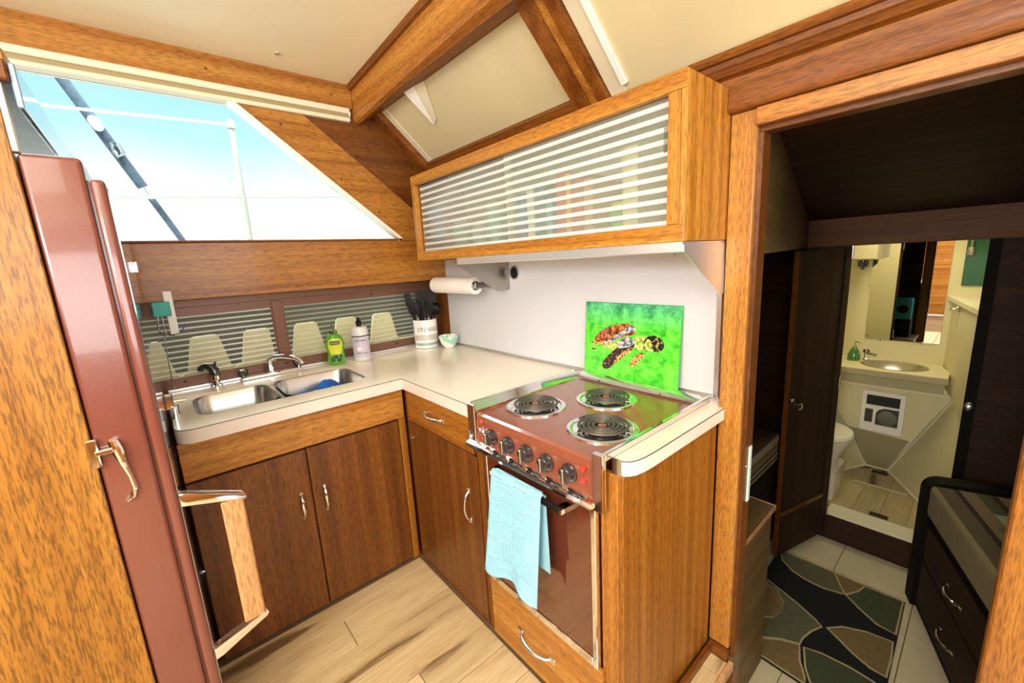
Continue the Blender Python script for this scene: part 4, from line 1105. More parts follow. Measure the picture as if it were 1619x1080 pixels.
# ---- blue cloth in the right bowl
def cloth(u, v):
    x = 0.215 + 0.23 * u; y = -0.985 + 0.27 * v
    e = math.sin(PI * u) * math.sin(PI * v)
    z = 0.7565 + 0.135 * e ** 0.45 * (0.78 + 0.22 * math.sin(9 * v + 3 * u)) + 0.012 * e * math.sin(17 * u + 5 * v)
    return (x + 0.02 * math.sin(6 * v), y + 0.015 * math.sin(7 * u), z)
dc = thing('dish_cloth', 'crumpled bright blue cloth with white dots in the right sink bowl', 'cloth', (0.32, -0.81, 0.7565))
obj('cloth', MB().grid(cloth, 36, 36), M['cloth_blue'], dc, smooth=60)
mb = MB()
for u, v in ((0.75, 0.2), (0.85, 0.4), (0.7, 0.45), (0.86, 0.62), (0.7, 0.75), (0.55, 0.3), (0.88, 0.8)):
    p = cloth(u, v); mb.lathe([(0.008, -0.003), (0.006, 0.002), (0.001, 0.003)], p, 10)
obj('white_dots', mb, M['white'], dc)['kind'] = 'stuff'

# ---- glass board with a turtle
tb_w, tb_h = 0.418, 0.305
th = math.atan2(0.024, tb_h)
gb = thing('glass_cutting_board', 'green glass cutting board with a painted sea turtle leaning on the backsplash', 'cutting board', (1.243, -0.036, 0.9008), rot=(-th, 0, 0))
obj('plate', MB().box(0, tb_w, 0.0, 0.005, 0, tb_h, 0.0012), flat('board_glass', '#3aa84e', 0.1, coat=0.8), gb, local=True)
mt, t, b = newmat('painted_green_water')
tcn = t.nodes.new('ShaderNodeTexCoord'); n = t.nodes.new('ShaderNodeTexNoise'); n.inputs['Scale'].default_value = 22; n.inputs['Detail'].default_value = 7; n.inputs['Roughness'].default_value = 0.7
t.links.new(tcn.outputs['Object'], n.inputs['Vector'])
sx_ = t.nodes.new('ShaderNodeSeparateXYZ'); t.links.new(tcn.outputs['Object'], sx_.inputs[0])
r = t.nodes.new('ShaderNodeValToRGB'); r.color_ramp.elements[0].position = 0.34; r.color_ramp.elements[0].color = srgb('#2f9c22')
r.color_ramp.elements[1].position = 0.62; r.color_ramp.elements[1].color = srgb('#7bea4a'); e = r.color_ramp.elements.new(0.47); e.color = srgb('#55d335')
t.links.new(n.outputs['Fac'], r.inputs[0])
r2 = t.nodes.new('ShaderNodeValToRGB'); r2.color_ramp.elements[0].position = 0.36; r2.color_ramp.elements[0].color = srgb('#2f7a58')
r2.color_ramp.elements[1].position = 0.62; r2.color_ramp.elements[1].color = srgb('#6cdf9a')
t.links.new(n.outputs['Fac'], r2.inputs[0])
mr = t.nodes.new('ShaderNodeMapRange'); mr.inputs[1].default_value = 0.21; mr.inputs[2].default_value = 0.30
t.links.new(sx_.outputs['Z'], mr.inputs[0])
mx = t.nodes.new('ShaderNodeMix'); mx.data_type = 'RGBA'
t.links.new(mr.outputs[0], mx.inputs[0]); t.links.new(r.outputs[0], mx.inputs[6]); t.links.new(r2.outputs[0], mx.inputs[7])
t.links.new(mx.outputs[2], b.inputs['Base Color']); b.inputs['Roughness'].default_value = 0.2; b.inputs['Coat Weight'].default_value = 0.5
pic = obj('painting', MB().box(0.003, tb_w - 0.003, -0.0006, -0.0001, 0.003, tb_h - 0.003), mt, gb, local=True, smooth=0)
def UV(px, py):
    """point of the painting measured on its own picture plane"""
    u = (px - 120 - (py - 85) * -0.018) / 852.0
    top = 85 + 40 * u; bot = 690 + 160 * u
    return (u * tb_w, (1 - (py - top) / (bot - top)) * tb_h)
def paint(name, pts, mat, lift):
    q = [UV(*p) for p in pts]
    # smooth the outline
    for _ in range(1):
        s = []
        for i in range(len(q)):
            a, c = q[i], q[(i + 1) % len(q)]
            s += [(a[0] * .75 + c[0] * .25, a[1] * .75 + c[1] * .25), (a[0] * .25 + c[0] * .75, a[1] * .25 + c[1] * .75)]
        q = s
    t = bmesh.new(); vs = [t.verts.new((x, -0.0007 - lift, z)) for x, z in q]
    f = t.faces.new(vs); bmesh.ops.triangulate(t, faces=[f]); bmesh.ops.recalc_face_normals(t, faces=t.faces[:])
    mb = MB(); mb._merge(t)
    return obj(name, mb, mat, pic, local=True, smooth=0)
def spots(name, c0, c1, c2, scale, lo=0.42, hi=0.52, mid=None):
    mt, t, b = newmat(name)
    tcn = t.nodes.new('ShaderNodeTexCoord'); n = t.nodes.new('ShaderNodeTexNoise'); n.inputs['Scale'].default_value = scale; n.inputs['Detail'].default_value = 3
    t.links.new(tcn.outputs['Object'], n.inputs['Vector'])
    r = t.nodes.new('ShaderNodeValToRGB'); r.color_ramp.elements[0].position = lo; r.color_ramp.elements[0].color = srgb(c0)
    r.color_ramp.elements[1].position = hi + 0.14; r.color_ramp.elements[1].color = srgb(c2); e = r.color_ramp.elements.new(hi); e.color = srgb(c1)
    t.links.new(n.outputs['Fac'], r.inputs[0]); t.links.new(r.outputs[0], b.inputs['Base Color']); b.inputs['Roughness'].default_value = 0.25; b.inputs['Coat Weight'].default_value = 0.5
    return mt
m_shell = spots('painted_shell', '#6a2a14', '#b9602c', '#d79a52', 60)
m_flip = spots('painted_flipper', '#1c1622', '#241c26', '#c87a34', 90, 0.40, 0.55)
m_belly = spots('painted_belly', '#7fa03a', '#c9cf62', '#e4e0a0', 70)
m_head = spots('painted_head', '#1e1a1c', '#2a2420', '#c9b458', 80, 0.40, 0.52)
m_grey = spots('painted_shoulder', '#565a66', '#a8aab0', '#ece9e2', 70)
m_tan = spots('painted_tan', '#3a2418', '#b88244', '#d8c070', 110, 0.38, 0.46)
paint('tail', [(165, 432), (205, 412), (260, 402), (275, 440), (240, 446), (200, 440)], m_tan, 0.00005)
paint('far_flipper', [(560, 600), (590, 560), (620, 520), (680, 510), (690, 540), (650, 580), (610, 625), (570, 635), (552, 625)], m_tan, 0.00005)
paint('tail_fin', [(185, 474), (230, 470), (236, 482), (200, 488)], m_head, 0.00006)
paint('belly', [(250, 425), (330, 430), (420, 420), (520, 400), (600, 420), (600, 480), (520, 500), (430, 500), (350, 478), (280, 455)], m_belly, 0.00008)
paint('shell', [(210, 408), (240, 360), (300, 318), (380, 288), (470, 272), (545, 270), (590, 290), (612, 330), (600, 360), (540, 375), (470, 385), (400, 420), (330, 436), (260, 425)], m_shell, 0.00011)
paint('scute_line', [(300, 330), (306, 326), (345, 350), (400, 335), (440, 350), (520, 330), (522, 336), (442, 358), (402, 343), (345, 358)], m_head, 0.00012)
paint('scute_line', [(345, 352), (351, 352), (340, 410), (334, 410)], m_head, 0.000125)
paint('scute_line', [(398, 338), (404, 338), (420, 395), (414, 397)], m_head, 0.000126)
paint('scute_line', [(440, 290), (447, 290), (446, 355), (439, 355)], m_head, 0.000127)
paint('shell_rim', [(300, 425), (380, 395), (450, 355), (510, 310), (560, 282), (596, 300), (612, 335), (560, 345), (500, 362), (440, 400), (370, 432), (310, 440)], m_grey, 0.00014)
paint('neck', [(590, 380), (650, 375), (720, 380), (730, 470), (690, 500), (620, 490), (580, 450)], m_belly, 0.00013)
paint('head', [(680, 400), (720, 370), (770, 368), (815, 395), (842, 440), (838, 480), (800, 512), (750, 500), (700, 505), (672, 470)], m_head, 0.00017)
paint('cheek', [(685, 420), (715, 395), (740, 420), (735, 470), (765, 500), (720, 502), (685, 480)], m_belly, 0.00019)
paint('front_flipper', [(500, 430), (560, 400), (605, 425), (590, 480), (530, 510), (470, 560), (420, 610), (370, 650), (320, 652), (295, 625), (320, 570), (380, 520), (440, 470)], m_flip, 0.00020)
paint('flipper_edge', [(585, 465), (590, 490), (530, 530), (470, 575), (420, 612), (405, 600), (450, 545), (520, 490)], m_tan, 0.00022)
paint('shoulder', [(470, 405), (510, 380), (575, 385), (605, 425), (570, 465), (500, 475), (440, 480), (440, 450)], m_grey, 0.00023)

# ---- paper hook rack by the fridge (white strip, teal box, wire hooks)
hk = thing('hook_strip', 'white hook strip with teal tag box on the wood band beside the refrigerator', 'hook', (0.165, -1.33, 1.16))
obj('strip', MB().box(0.157, 0.163, -1.334, -1.306, 1.165, 1.342, 0.002), M['white'], hk)
obj('tag_box', MB().box(0.1635, 0.185, -1.375, -1.318, 1.243, 1.302, 0.003), M['teal'], hk)
obj('hook', MB().tube([(0.175, -1.35, 1.25), (0.185, -1.352, 1.20), (0.20, -1.348, 1.172), (0.215, -1.33, 1.168), (0.225, -1.305, 1.175), (0.228, -1.285, 1.205)], 0.0025, 6), M['chrome'], hk)
obj('hook', MB().tube([(0.172, -1.362, 1.25), (0.178, -1.368, 1.21), (0.185, -1.366, 1.178), (0.20, -1.352, 1.165)], 0.0022, 6), M['chrome'], hk)
obj('cord', MB().tube([(0.19, -1.356, 1.17), (0.18, -1.36, 1.08), (0.165, -1.362, 0.99), (0.15, -1.36, 0.935)], 0.0018, 6), M['steel'], hk)

# ================================================================== REFRIGERATOR
rf = thing('refrigerator', 'built-in refrigerator with oxblood enamel door edge and golden wood side', 'refrigerator', (0.75, -1.9, 0.0))
obj('side_panel', MB().box(1.078, 1.1025, -2.6, -1.514, 0.0, 1.765, 0.002), M['fridge_wood'], rf)
obj('body', MB().box(0.30, 1.077, -2.6, -1.516, 0.0, 1.64), M['black'], rf)
obj('edge_strip', MB().box(1.074, 1.1015, -1.5138, -1.506, 1.642, 1.762), M['cream_track'], rf)
obj('fascia', MB().box(0.30, 1.096, -1.493, -1.483, 1.722, 1.800, 0.002), M['fascia'], rf)
obj('top_board', MB().box(0.30, 1.10, -2.6, -1.4935, 1.801, 1.822, 0.002), M['fridge_wood'], rf)
obj('corner_block', MB().box(1.080, 1.108, -1.56, -1.4935, 1.766, 1.8005, 0.003), M['red_x'], rf)
obj('door_shell', MB().box(0.455, 1.098, -1.512, -1.4235, 0.10, 1.640, 0.010, 3), M['fridge_red'], rf)
obj('door_front', MB().box(0.455, 1.100, -1.4195, -1.3955, 0.09, 1.600, 0.010, 3), M['fridge_red'], rf)
obj('gasket', MB().box(0.46, 1.088, -1.4233, -1.4197, 0.11, 1.598), M['fridge_red2'], rf)
obj('front_plate', MB().box(0.470, 1.082, -1.3953, -1.3935, 0.11, 1.585), M['gloss_front'], rf)
lt = obj('latch', MB().box(1.1026, 1.112, -1.522, -1.505, 0.992, 1.058, 0.003).box(1.099, 1.116, -1.512, -1.475, 1.020, 1.032, 0.003), M['chrome'], rf)
obj('lever', MB().tube([(1.106, -1.480, 1.045), (1.110, -1.476, 1.025), (1.108, -1.472, 0.99), (1.103, -1.466, 0.955), (1.103, -1.463, 0.925), (1.102, -1.470, 0.905), (1.102, -1.482, 0.898)], [0.009, 0.010, 0.007, 0.005, 0.006, 0.006, 0.004], 10), M['chrome'], lt)
obj('hinge', MB().lathe([(0.016, 0.898), (0.016, 0.945)], (0.475, -1.372, 0), 14).box(0.462, 0.488, -1.3935, -1.37, 0.935, 0.990, 0.003).tube([(0.475, -1.39, 0.962), (0.475, -1.335, 0.958)], 0.006, 8), M['chrome'], rf)
obj('hinge', MB().box(0.462, 0.486, -1.3935, -1.383, 1.415, 1.452, 0.003), M['chrome'], rf)
gr = obj('grab_handle', MB().box(1.082, 1.098, -1.318, -1.268, 0.448, 0.812, 0.004), M['oak'], rf)
obj('bracket', MB().prism([(-1.3934, 0.872), (-1.3934, 0.838), (-1.378, 0.838), (-1.264, 0.803), (-1.260, 0.812), (-1.266, 0.820), (-1.378, 0.868)], 'x', 1.074, 1.099, bev=0.002), M['chrome'], gr)
obj('bracket', MB().prism([(-1.3934, 0.388), (-1.3934, 0.422), (-1.378, 0.422), (-1.264, 0.457), (-1.260, 0.448), (-1.266, 0.440), (-1.378, 0.392)], 'x', 1.074, 1.099, bev=0.002), M['chrome'], gr)

# ---- ceiling snap
tag(obj('snap_fastener', MB().lathe([(0.013, 2.2805), (0.012, 2.275), (0.006, 2.272), (0.005, 2.274)], (0.30, -0.81, 0), 16), M['chrome']), 'small chrome snap fastener on the cream ceiling near the window beam', 'fastener')
# ---- latch strip on the doorway edge
sk2 = thing('strike_plate', 'pale mint strip with brass screw on the edge of the door post', 'plate', (1.895, -0.03, 0.58))
obj('plate', MB().box(1.8932, 1.898, -0.030, -0.012, 0.585, 0.775, 0.001), flat('mint_strip', '#cfe6d6', 0.4), sk2)
obj('screw', MB().lathe([(0.005, 1.8932), (0.004, 1.8955)], (0, -0.040, 0.712), 8, 'x'), M['satin'], sk2)

# ================================================================== STATEROOM
# ---- bath door standing open
H = Vector((1.795, 1.60, 0)); F = Vector((1.67, 1.15, 0)); dv = (F - H).normalized(); LW = (F - H).length
bd_ = thing('cabin_door', 'dark mahogany cabin door standing open on the left of the bath doorway', 'door', (H.x, H.y, -0.405), rotz=math.atan2(dv.y, dv.x))
DZ = 1.76
obj('leaf', MB().box(0.004, LW, -0.014, 0.010, 0.0, DZ, 0.001), M['dark_z'], bd_, local=True)
obj('stile', MB().box(0.004, 0.055, 0.010, 0.016, 0.0, DZ, 0.001), M['dark_z'], bd_, local=True)
obj('rail', MB().box(0.056, LW, 0.010, 0.015, 0.26, 0.285, 0.001), M['brown_x'], bd_, local=True)
obj('edge_band', MB().box(LW, LW + 0.004, -0.014, 0.010, 0.0, DZ), M['brown_z'], bd_, local=True)
obj('knob', MB().lathe([(0.010, 0.010), (0.010, 0.016), (0.006, 0.018), (0.006, 0.034), (0.017, 0.038), (0.019, 0.048), (0.012, 0.055)], (LW - 0.045, 0, 0.93), 16, 'y'), M['chrome'], bd_, local=True)
obj('latch', MB().box(LW - 0.030, LW + 0.001, 0.010, 0.022, 0.955, 0.972, 0.002), M['chrome'], bd_, local=True)
obj('knob', MB().lathe([(0.010, -0.014), (0.006, -0.020), (0.006, -0.036), (0.017, -0.040), (0.018, -0.050), (0.012, -0.056)], (LW - 0.045, 0, 0.93), 16, 'y'), M['chrome'], bd_, local=True)
for z in (1.70, 0.95, 0.12):
    obj('hinge', MB().lathe([(0.006, z), (0.006, z + 0.07)], (0.0, 0.014, 0), 8), M['satin'], bd_, local=True)
struct('trim_25', MB().box(2.306, 2.345, BH - 0.02, BH - 0.0005, -0.26, 1.364), M['blackwood'])
tag(obj('door_catch', MB().lathe([(0.016, 1.5995), (0.016, 1.596), (0.008, 1.592), (0.010, 1.575), (0.018, 1.568), (0.018, 1.555), (0.010, 1.55)], (2.325, 0, 0.56), 14, 'y'), M['steel']), 'round steel door catch on the dark right jamb of the bath doorway', 'knob')
# ---- left berth
lb_ = thing('left_berth', 'dark berth with striped mattress on the left of the stateroom', 'bed', (1.30, 0.85, -0.45))
obj('base', MB().box(0.92, 1.64, 0.47, 1.13, -0.4495, 0.205), M['blackwood'], lb_)
obj('mattress', MB().box(0.95, 1.655, 0.47, 1.14, 0.206, 0.372, 0.018, 2), M['mattress_x'], lb_)
# ---- small step cabinet
sb = thing('step_cabinet', 'tan low cabinet just inside the stateroom behind the door post', 'cabinet', (1.5, 0.24, -0.45))
obj('body', MB().box(1.10, 1.838, 0.032, 0.438, -0.4495, 0.315), M['olive_panel'], sb)
obj('top', MB().box(1.10, 1.845, 0.032, 0.446, 0.3155, 0.327, 0.002), M['olive_panel'], sb)
obj('edge_trim', MB().box(1.8455, 1.850, 0.032, 0.450, 0.310, 0.330, 0.001).box(1.10, 1.8455, 0.4465, 0.450, 0.310, 0.330, 0.001), M['oak'], sb)
kb = thing('black_case', 'black square case on the step cabinet, carrying the turquoise speaker', 'case', (1.715, 0.15, 0.327))
obj('body', MB().box(1.645, 1.79, 0.06, 0.235, 0.3285, 0.515, 0.006, 2), M['black'], kb)
obj('lid', MB().box(1.643, 1.792, 0.058, 0.237, 0.485, 0.490, 0.001), M['knob'], kb)
ts = thing('speaker', 'turquoise box speaker with a round black cone, seen in the bath mirror', 'speaker', (1.715, 0.15, 0.5155))
obj('body', MB().box(1.650, 1.785, 0.07, 0.225, 0.5158, 0.745, 0.012, 3), flat('turquoise_lacquer', '#35b7b4', 0.25, coat=0.5), ts)
obj('cone', MB().lathe([(0.046, 0.2252), (0.046, 0.230), (0.030, 0.228), (0.0, 0.2275)], (1.715, 0, 0.63), 24, 'y'), M['black'], ts)
# ---- right berth, turned with the hull
P0 = Vector((2.239, 1.361, -0.45)); ud = Vector((0.161, -0.473, 0)).normalized()
rz = math.atan2(ud.y, ud.x)
rb = thing('right_berth', 'dark berth with two drawers under a striped mattress on the right of the stateroom', 'bed', P0, rotz=rz)
obj('base', MB().box(0.056, 1.25, 0.002, 0.33, 0.0, 0.515), M['blackwood'], rb, local=True)
for z0, z1 in ((0.300, 0.470), (0.055, 0.280)):
    dz = obj('drawer', MB().box(0.10, 0.86, -0.012, 0.0015, z0, z1, 0.002), M['dark_x'], rb, local=True)
    zc = (z0 + z1) / 2
    obj('handle', MB().tube(arc_handle((0.40, -0.012, zc), (0.525, -0.012, zc), (0, -1, 0), 0.03, 0.005), 0.0055, 10).box(0.388, 0.408, -0.017, -0.012, zc - 0.009, zc + 0.009, 0.002).box(0.517, 0.537, -0.017, -0.012, zc - 0.009, zc + 0.009, 0.002), M['chrome'], dz, local=True)
endp = [(0.34, 0.0)] + [(-0.02, 0.0), (-0.02, 0.60)] + [(0.04 - 0.06 * math.cos(a), 0.625 + 0.06 * math.sin(a)) for a in [PI / 2 * i / 6 for i in range(7)]] + [(0.34, 0.69)]
obj('end_board', MB().prism(endp, 'x', -0.03, 0.055), M['blackwood'], rb, local=True)
obj('mattress', MB().box(0.062, 1.25, -0.016, 0.33, 0.516, 0.680, 0.03, 4), M['mattress'], rb, local=True)
pw = thing('pillow', 'pale green pillow lying on the right berth', 'pillow', (0, 0, 0))
def pil(u, v, s):
    x = 0.34 + 0.36 * u; y = 0.10 + 0.22 * v
    e = (math.sin(PI * u) * math.sin(PI * v)) ** 0.45
    return P0 + Matrix.Rotation(rz, 3, 'Z') @ Vector((x, y, 0.72 + s * 0.033 * e))
pw.location = pil(0.5, 0.5, -1); BASE[pw.name] = pil(0.5, 0.5, -1)
pm = MB(); pm.grid(lambda u, v: pil(u, v, 1), 14, 12); pm.grid(lambda u, v: pil(u, 1 - v, -1), 14, 12)
bmesh.ops.remove_doubles(pm.bm, verts=pm.bm.verts[:], dist=1e-5)
obj('cushion', pm, M['pillow'], pw)

# ---- rug
ZR = -0.4495
rg = thing('rug', 'black rug with green and tan leaf shapes edged in cream on the stateroom floor', 'rug', (1.94, 0.87, ZR))
RUG = [(1.655, 1.283), (2.222, 1.288), (2.240, 0.430), (1.856, 0.436), (1.846, 0.452), (1.660, 0.455)]
RUG = [(1.655, 1.283), (2.222, 1.288), (2.240, 0.425), (1.856, 0.425), (1.856, 0.460), (1.662, 0.475)]
obj('pile', MB().prism([(1.658, 1.283), (2.222, 1.288), (2.238, 0.43), (1.672, 0.46)], 'z', ZR, ZR + 0.009), M['rug_black'], rg)
shapes = {
 'A': ('rug_green', [(1.657, 1.273), (1.706, 1.186), (1.768, 1.133), (1.84, 1.111), (1.919, 1.107), (1.995, 1.132), (2.005, 1.138), (1.966, 1.207), (1.931, 1.281), (1.796, 1.280)]),
 'B': ('rug_tan', [(1.931, 1.283), (2.063, 1.28), (2.047, 1.205), (2.005, 1.138), (1.966, 1.207)]),
 'C': ('rug_dkgreen', [(2.064, 1.273), (2.215, 1.282), (2.219, 1.014), (2.15, 1.023), (2.076, 1.077), (2.01, 1.134), (2.047, 1.205)]),
 'D': ('rug_tan', [(1.70, 0.926), (1.755, 0.923), (1.803, 0.857), (1.815, 0.777), (1.796, 0.714), (1.768, 0.692), (1.70, 0.70)]),
 'E': ('rug_green', [(1.695, 0.966), (1.767, 0.935), (1.857, 0.897), (1.942, 0.85), (1.976, 0.823), (1.95, 0.761), (1.933, 0.691), (1.932, 0.644), (1.864, 0.612), (1.804, 0.562), (1.70, 0.54), (1.69, 0.69), (1.768, 0.692), (1.796, 0.714), (1.815, 0.777), (1.803, 0.857), (1.755, 0.923), (1.7, 0.926)]),
 'F': ('rug_tan', [(1.70, 0.53), (1.803, 0.554), (1.866, 0.607), (1.933, 0.639), (1.956, 0.554), (1.994, 0.481), (2.005, 0.45), (1.69, 0.466)]),
 'G': ('rug_tan', [(1.995, 0.832), (2.043, 0.892), (2.125, 0.937), (2.217, 0.956), (2.225, 0.84), (2.224, 0.724), (2.171, 0.728), (2.106, 0.759), (2.041, 0.803)]),
 'H': ('rug_dkgreen', [(1.95, 0.638), (2.013, 0.661), (2.11, 0.67), (2.192, 0.663), (2.23, 0.65), (2.233, 0.44), (2.032, 0.445), (1.985, 0.527)])}
for k, (mm, pts) in shapes.items():
    z = ZR + 0.009
    p_ = obj('leaf_shape', MB().prism(pts, 'z', z - 0.001, z + 0.0012), M[mm], rg, smooth=0)
    obj('border', MB().tube([(x, y, z + 0.001) for x, y in pts], 0.0048, 6, closed=True, flat=0.4), M['rug_cream'], p_)

# ================================================================== BATH
vn = thing('bath_vanity', 'cream bath vanity worktop and apron panel below the mirror', 'vanity', (1.9, 2.3, 0.05))
oval = [(1.955 + 0.165 * math.cos(a), 2.335 + 0.130 * math.sin(a)) for a in [-2 * PI * i / 36 for i in range(36)]]
obj('top', MB().prism([(1.42, 2.125), (2.222, 2.145), (2.222, 2.30), (2.165, YB - 0.003), (1.42, YB - 0.003)], 'z', 0.515, 0.55, holes=[oval]), M['bath_white'], vn)
obj('edge_band', MB().prism([(1.42, 2.117), (2.226, 2.137), (2.226, 2.144), (1.42, 2.124)], 'z', 0.513, 0.549), M['bath_panel'], vn)
obj('apron', MB().prism([(1.42, 2.185), (2.21, 2.20), (2.21, 2.21), (1.42, 2.195)], 'z', 0.43, 0.512), M['bath_panel'], vn)
obj('ledge', MB().prism([(1.42, 2.178), (2.255, 2.190), (2.255, 2.199), (1.42, 2.199)], 'z', 0.424, 0.434), M['bath_trim'], vn)
obj('lower_panel', MB().prism([(1.56, 0.424), (2.258, 0.424), (2.095, 0.09), (1.77, 0.11), (1.62, 0.36)], 'y', 2.20, 2.21), M['bath_white'], vn)
obj('kick_panel', MB().poly([(1.77, 2.212, 0.11), (2.092, 2.212, 0.09), (1.972, 2.522, -0.28), (1.852, 2.522, -0.28)], 0.006, (0, -0.75, 0.6)), M['bath_panel'], vn, smooth=0)
bs_ = thing('bath_sink', 'oval stainless steel bath sink set in the cream vanity', 'sink', (1.955, 2.335, 0.45))
obj('basin', MB().lathe([(1.0, 0.552), (1.06, 0.5545), (1.07, 0.5515)], (0, 0, 0), 36, cap=False).lathe([(1.0, 0.552), (0.97, 0.545), (0.85, 0.505), (0.55, 0.478), (0.08, 0.470), (0.0, 0.470)], (0, 0, 0), 36, cap=False).xform(Matrix.Translation((1.955, 2.335, 0)) @ Matrix.Diagonal((0.163, 0.128, 1, 1))), M['steel'], bs_)
obj('drain', MB().lathe([(0.02, 0.4705), (0.018, 0.4725), (0.012, 0.471)], (1.955, 2.335, 0), 16), M['chrome'], bs_)
bfa = thing('bath_faucet', 'small chrome bath faucet left of the oval sink', 'faucet', (1.79, 2.43, 0.55))
obj('body', MB().lathe([(0.024, 0.55), (0.022, 0.556), (0.014, 0.560), (0.013, 0.60)], (1.792, 2.44, 0), 14).tube([(1.792, 2.44, 0.59), (1.815, 2.42, 0.602), (1.85, 2.39, 0.598)], [0.011, 0.011, 0.009], 10), M['chrome'], bfa)
obj('handle', MB().lathe([(0.018, 0.602), (0.020, 0.610), (0.016, 0.622)], (1.792, 2.44, 0), 10), M['acrylic'], bfa)
sp_ = thing('bath_soap_bottle', 'clear green pump soap bottle on the left of the bath vanity', 'bottle', (1.735, 2.38, 0.55))
obj('body', MB().lathe([(0.034, 0.5505), (0.038, 0.556), (0.036, 0.59), (0.022, 0.628), (0.012, 0.64)], (1.735, 2.38, 0), 20), flat('green_soap', '#3f7a3c', 0.15, coat=0.6), sp_)
obj('pump', MB().lathe([(0.011, 0.64), (0.011, 0.652), (0.004, 0.654), (0.004, 0.685)], (1.735, 2.38, 0), 12).tube([(1.735, 2.38, 0.684), (1.762, 2.365, 0.680)], 0.005, 8), M['clear'], sp_)
mi = thing('bath_mirror', 'frameless rectangular mirror on the back wall of the bath', 'mirror', (1.95, YB, 0.70))
obj('glass', MB().box(1.762, 2.146, YB - 0.006, YB - 0.001, 0.688, 1.50), M['mirror'], mi, smooth=0)
for x in (1.85, 2.06): obj('clip', MB().box(x - 0.008, x + 0.008, YB - 0.010, YB - 0.0005, 0.678, 0.692, 0.001), M['chrome'], mi)
obj('clip', MB().box(1.752, 1.764, YB - 0.010, YB - 0.0005, 1.08, 1.095, 0.001), M['chrome'], mi)
hv = thing('bath_heater', 'white framed wall heater with dark grille below the vanity', 'heater', (1.95, 2.19, 0.10))
obj('frame', MB().prism(rrect(1.838, 2.052, 0.118, 0.398, 0.012, 3), 'y', 2.175, 2.1995, holes=[[(1.860, 0.30), (1.860, 0.37), (2.028, 0.37), (2.028, 0.30)], [(1.858, 0.175), (1.858, 0.272), (1.900, 0.272), (1.900, 0.175)], [(1.915, 0.165), (1.915, 0.25), (1.93, 0.275), (1.96, 0.288), (2.028, 0.288), (2.028, 0.165)]]), M['white'], hv, smooth=0)
obj('grille', MB().box(1.85, 2.04, 2.188, 2.1993, 0.15, 0.38), flat('grille_grey', '#3d4038', 0.5), hv)
mb = MB()
for i in range(6): mb.box(1.862, 2.026, 2.183, 2.187, 0.306 + i * 0.011, 0.310 + i * 0.011)
obj('louvre', mb, M['black'], hv)
obj('fan_cover', MB().lathe([(0.05, 2.180), (0.046, 2.178), (0.0, 2.177)], (1.972, 0, 0.222), 24, 'y'), flat('fan_grey', '#6d6f60', 0.5), hv)
to = thing('toilet', 'white marine toilet with closed lid at the left of the bath', 'toilet', (1.68, 1.95, -0.28))
obj('bowl', MB().lathe([(0.095, -0.10), (0.10, -0.05), (0.135, 0.03), (0.160, 0.085), (0.162, 0.10)], (0, 0, 0), 32).xform(Matrix.Translation((1.678, 1.95, 0)) @ Matrix.Diagonal((1, 1.12, 1, 1))), M['ceramic'], to)
obj('lid', MB().lathe([(0.168, 0.118), (0.172, 0.126), (0.166, 0.142), (0.12, 0.148), (0.0, 0.149)], (0, 0, 0), 32).xform(Matrix.Translation((1.678, 1.95, 0)) @ Matrix.Diagonal((1, 1.12, 1, 1))), M['ceramic'], to)
obj('seat', MB().lathe([(0.165, 0.1005), (0.170, 0.105), (0.168, 0.117), (0.1, 0.1175)], (0, 0, 0), 32).xform(Matrix.Translation((1.678, 1.95, 0)) @ Matrix.Diagonal((1, 1.12, 1, 1))), M['bath_trim'], to)
obj('base', MB().prism(rrect(1.55, 1.795, 1.79, 2.10, 0.04), 'z', -0.286, -0.1005), M['ceramic'], to)
bc = thing('bath_wall_box', 'small beige box cabinet high on the left end of the bath mirror', 'cabinet', (1.745, 2.40, 1.26))
obj('body', MB().box(1.66, 1.815, 2.28, YB - 0.0065, 1.262, 1.60, 0.003), M['bath_panel'], bc)
obj('door', MB().box(1.665, 1.810, 2.272, 2.2795, 1.268, 1.595, 0.002), M['bath_panel'], bc)
tag(obj('dispenser', MB().lathe([(0.030, 1.2615), (0.032, 1.245), (0.028, 1.215), (0.012, 1.205), (0.010, 1.195)], (1.735, 2.36, 0), 16), flat('dark_green_glass', '#22352f', 0.1, coat=0.6)), 'dark rounded dispenser hanging under the beige box in the bath', 'dispenser')
gd = thing('green_locker_door', 'green door with dark pull above the right ledge of the bath', 'door', (2.26, YB - 0.003, 1.08))
obj('panel', MB().box(2.203, 2.40, YB - 0.012, YB - 0.001, 1.075, 1.58, 0.002), M['green_door'], gd)
obj('pull', MB().lathe([(0.015, 1.265), (0.018, 1.29), (0.015, 1.315)], (2.225, YB - 0.015, 0), 12).tube([(2.225, YB - 0.02, 1.31), (2.225, YB - 0.03, 1.36)], 0.006, 8), M['steel'], gd)
tag(obj('robe_hook', MB().lathe([(0.022, 0), (0.020, 0.006), (0.009, 0.010), (0.009, 0.024), (0.018, 0.028), (0.014, 0.036)], (0, 0, 0), 14, 'x').xform(Matrix.Translation((2.214, 2.29, 0.955)) @ Matrix.Rotation(PI, 4, 'Z')), M['chrome']), 'round chrome hook on the cream bath wall below the right ledge', 'hook')
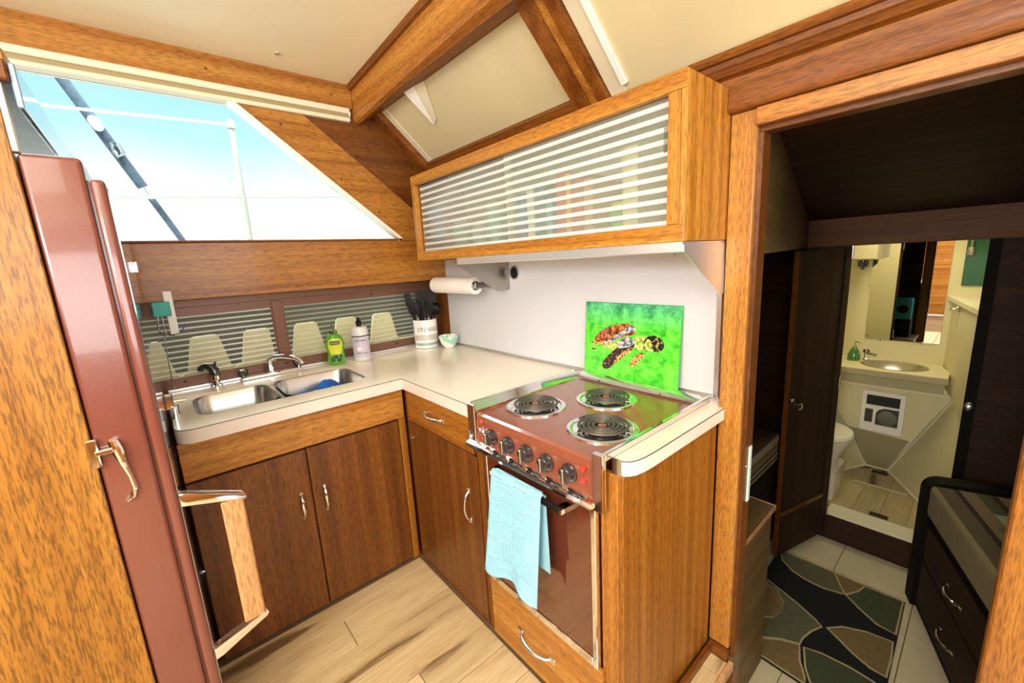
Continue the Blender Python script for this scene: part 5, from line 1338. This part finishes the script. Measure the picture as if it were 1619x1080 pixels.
for (x, y, nm, lb2) in ((1.945, 2.44, 'floor_drain', 'brass floor drain at the far end of the bath floor'), (2.03, 1.80, 'floor_drain', 'dark floor drain just inside the bath threshold')):
    d = thing(nm, lb2, 'drain', (x, y, -0.287))
    obj('frame', MB().box(x - 0.045, x + 0.045, y - 0.025, y + 0.025, -0.2868, -0.2835, 0.001), flat('drain_metal', '#6b5a38', 0.4, metal=0.7), d)
    mb = MB()
    for i in range(6): mb.box(x - 0.036 + i * 0.013, x - 0.030 + i * 0.013, y - 0.018, y + 0.018, -0.2838, -0.2828)
    obj('grate', mb, M['black'], d)

# ================================================================== OUTSIDE THE BIG WINDOW
struct('floor', MB().box(-7.0, -0.6, -6.0, 6.0, 0.2, 0.3), M['white_boat'])
aw = thing('awning_frame', 'slender white pole with upper and lower rails outside the big window', 'railing', (-2.0, -0.64, 0.3))
obj('pole', MB().lathe([(0.05, 0.3), (0.05, 0.32), (0.021, 0.33), (0.021, 2.60), (0.030, 2.605), (0.030, 2.66), (0.02, 2.67)], (-2.0, -0.64, 0), 16), flat('pale_tube', '#b4aea0', 0.45), aw)
obj('upper_rail', MB().tube([(-2.0, -0.64, 2.635), (-2.0, -1.75, 2.590), (-2.0, -3.2, 2.53)], 0.010, 8), M['white_boat'], aw)
obj('lower_rail', MB().tube([(-2.0, -3.2, 1.93), (-2.0, -1.43, 2.012), (-2.0, -0.64, 2.055), (-2.0, 0.9, 2.14)], 0.014, 8), flat('faint_rail', '#d5d2c4', 0.5), aw)
ro = thing('mooring_strap', 'dark grey slanting strap with turnbuckle outside the big window', 'strap', (-2.05, -1.0, 0.3))
obj('strap', MB().tube([(-2.05, -1.66, 2.94), (-2.05, -1.29, 2.10)], 0.034, 8, flat=0.35), M['grey_web'], ro)
obj('strap', MB().tube([(-2.05, -1.255, 2.02), (-2.05, -1.08, 1.62), (-2.05, -0.50, 0.30)], 0.022, 8, flat=0.35), M['grey_web'], ro)
obj('turnbuckle', MB().lathe([(0.015, -0.05), (0.030, -0.035), (0.034, 0.0), (0.030, 0.035), (0.015, 0.05)], (0, 0, 0), 12).xform(Matrix.Translation((-2.02, -1.475, 2.52)) @ Matrix.Rotation(0.42, 4, 'X')), M['white_boat'], ro)
obj('shackle', MB().tube([(-2.03, -1.42, 2.40), (-2.02, -1.38, 2.39), (-2.02, -1.36, 2.33), (-2.02, -1.39, 2.30), (-2.03, -1.405, 2.34)], 0.016, 8, closed=True), M['steel'], ro)
obj('link', MB().tube([(-2.05, -1.30, 2.12), (-2.05, -1.25, 2.0)], 0.008, 8), M['steel'], ro)
nb = thing('neighbouring_boat', 'white boat with a rounded canvas cover, washed out in the glare', 'boat', (-4.0, 0.8, 0.3))
obj('cover', MB().prism([(-0.62, 1.60), (-0.56, 1.75), (-0.40, 1.90), (-0.15, 1.95), (0.10, 1.90), (0.25, 1.74), (0.35, 1.60)], 'x', -3.6, -2.6, bev=0.04), M['white_boat'], nb)
obj('cabin', MB().prism([(0.36, 1.55), (0.36, 1.80), (0.0, 1.82), (0.0, 1.95), (3.2, 2.02), (3.4, 1.55)], 'x', -4.4, -3.7, bev=0.03), M['white_boat'], nb)
obj('hull', MB().prism([(-2.6, 0.31), (-3.0, 1.55), (4.0, 1.55), (3.4, 0.31)], 'x', -4.6, -2.5, bev=0.03), M['white_boat'], nb)
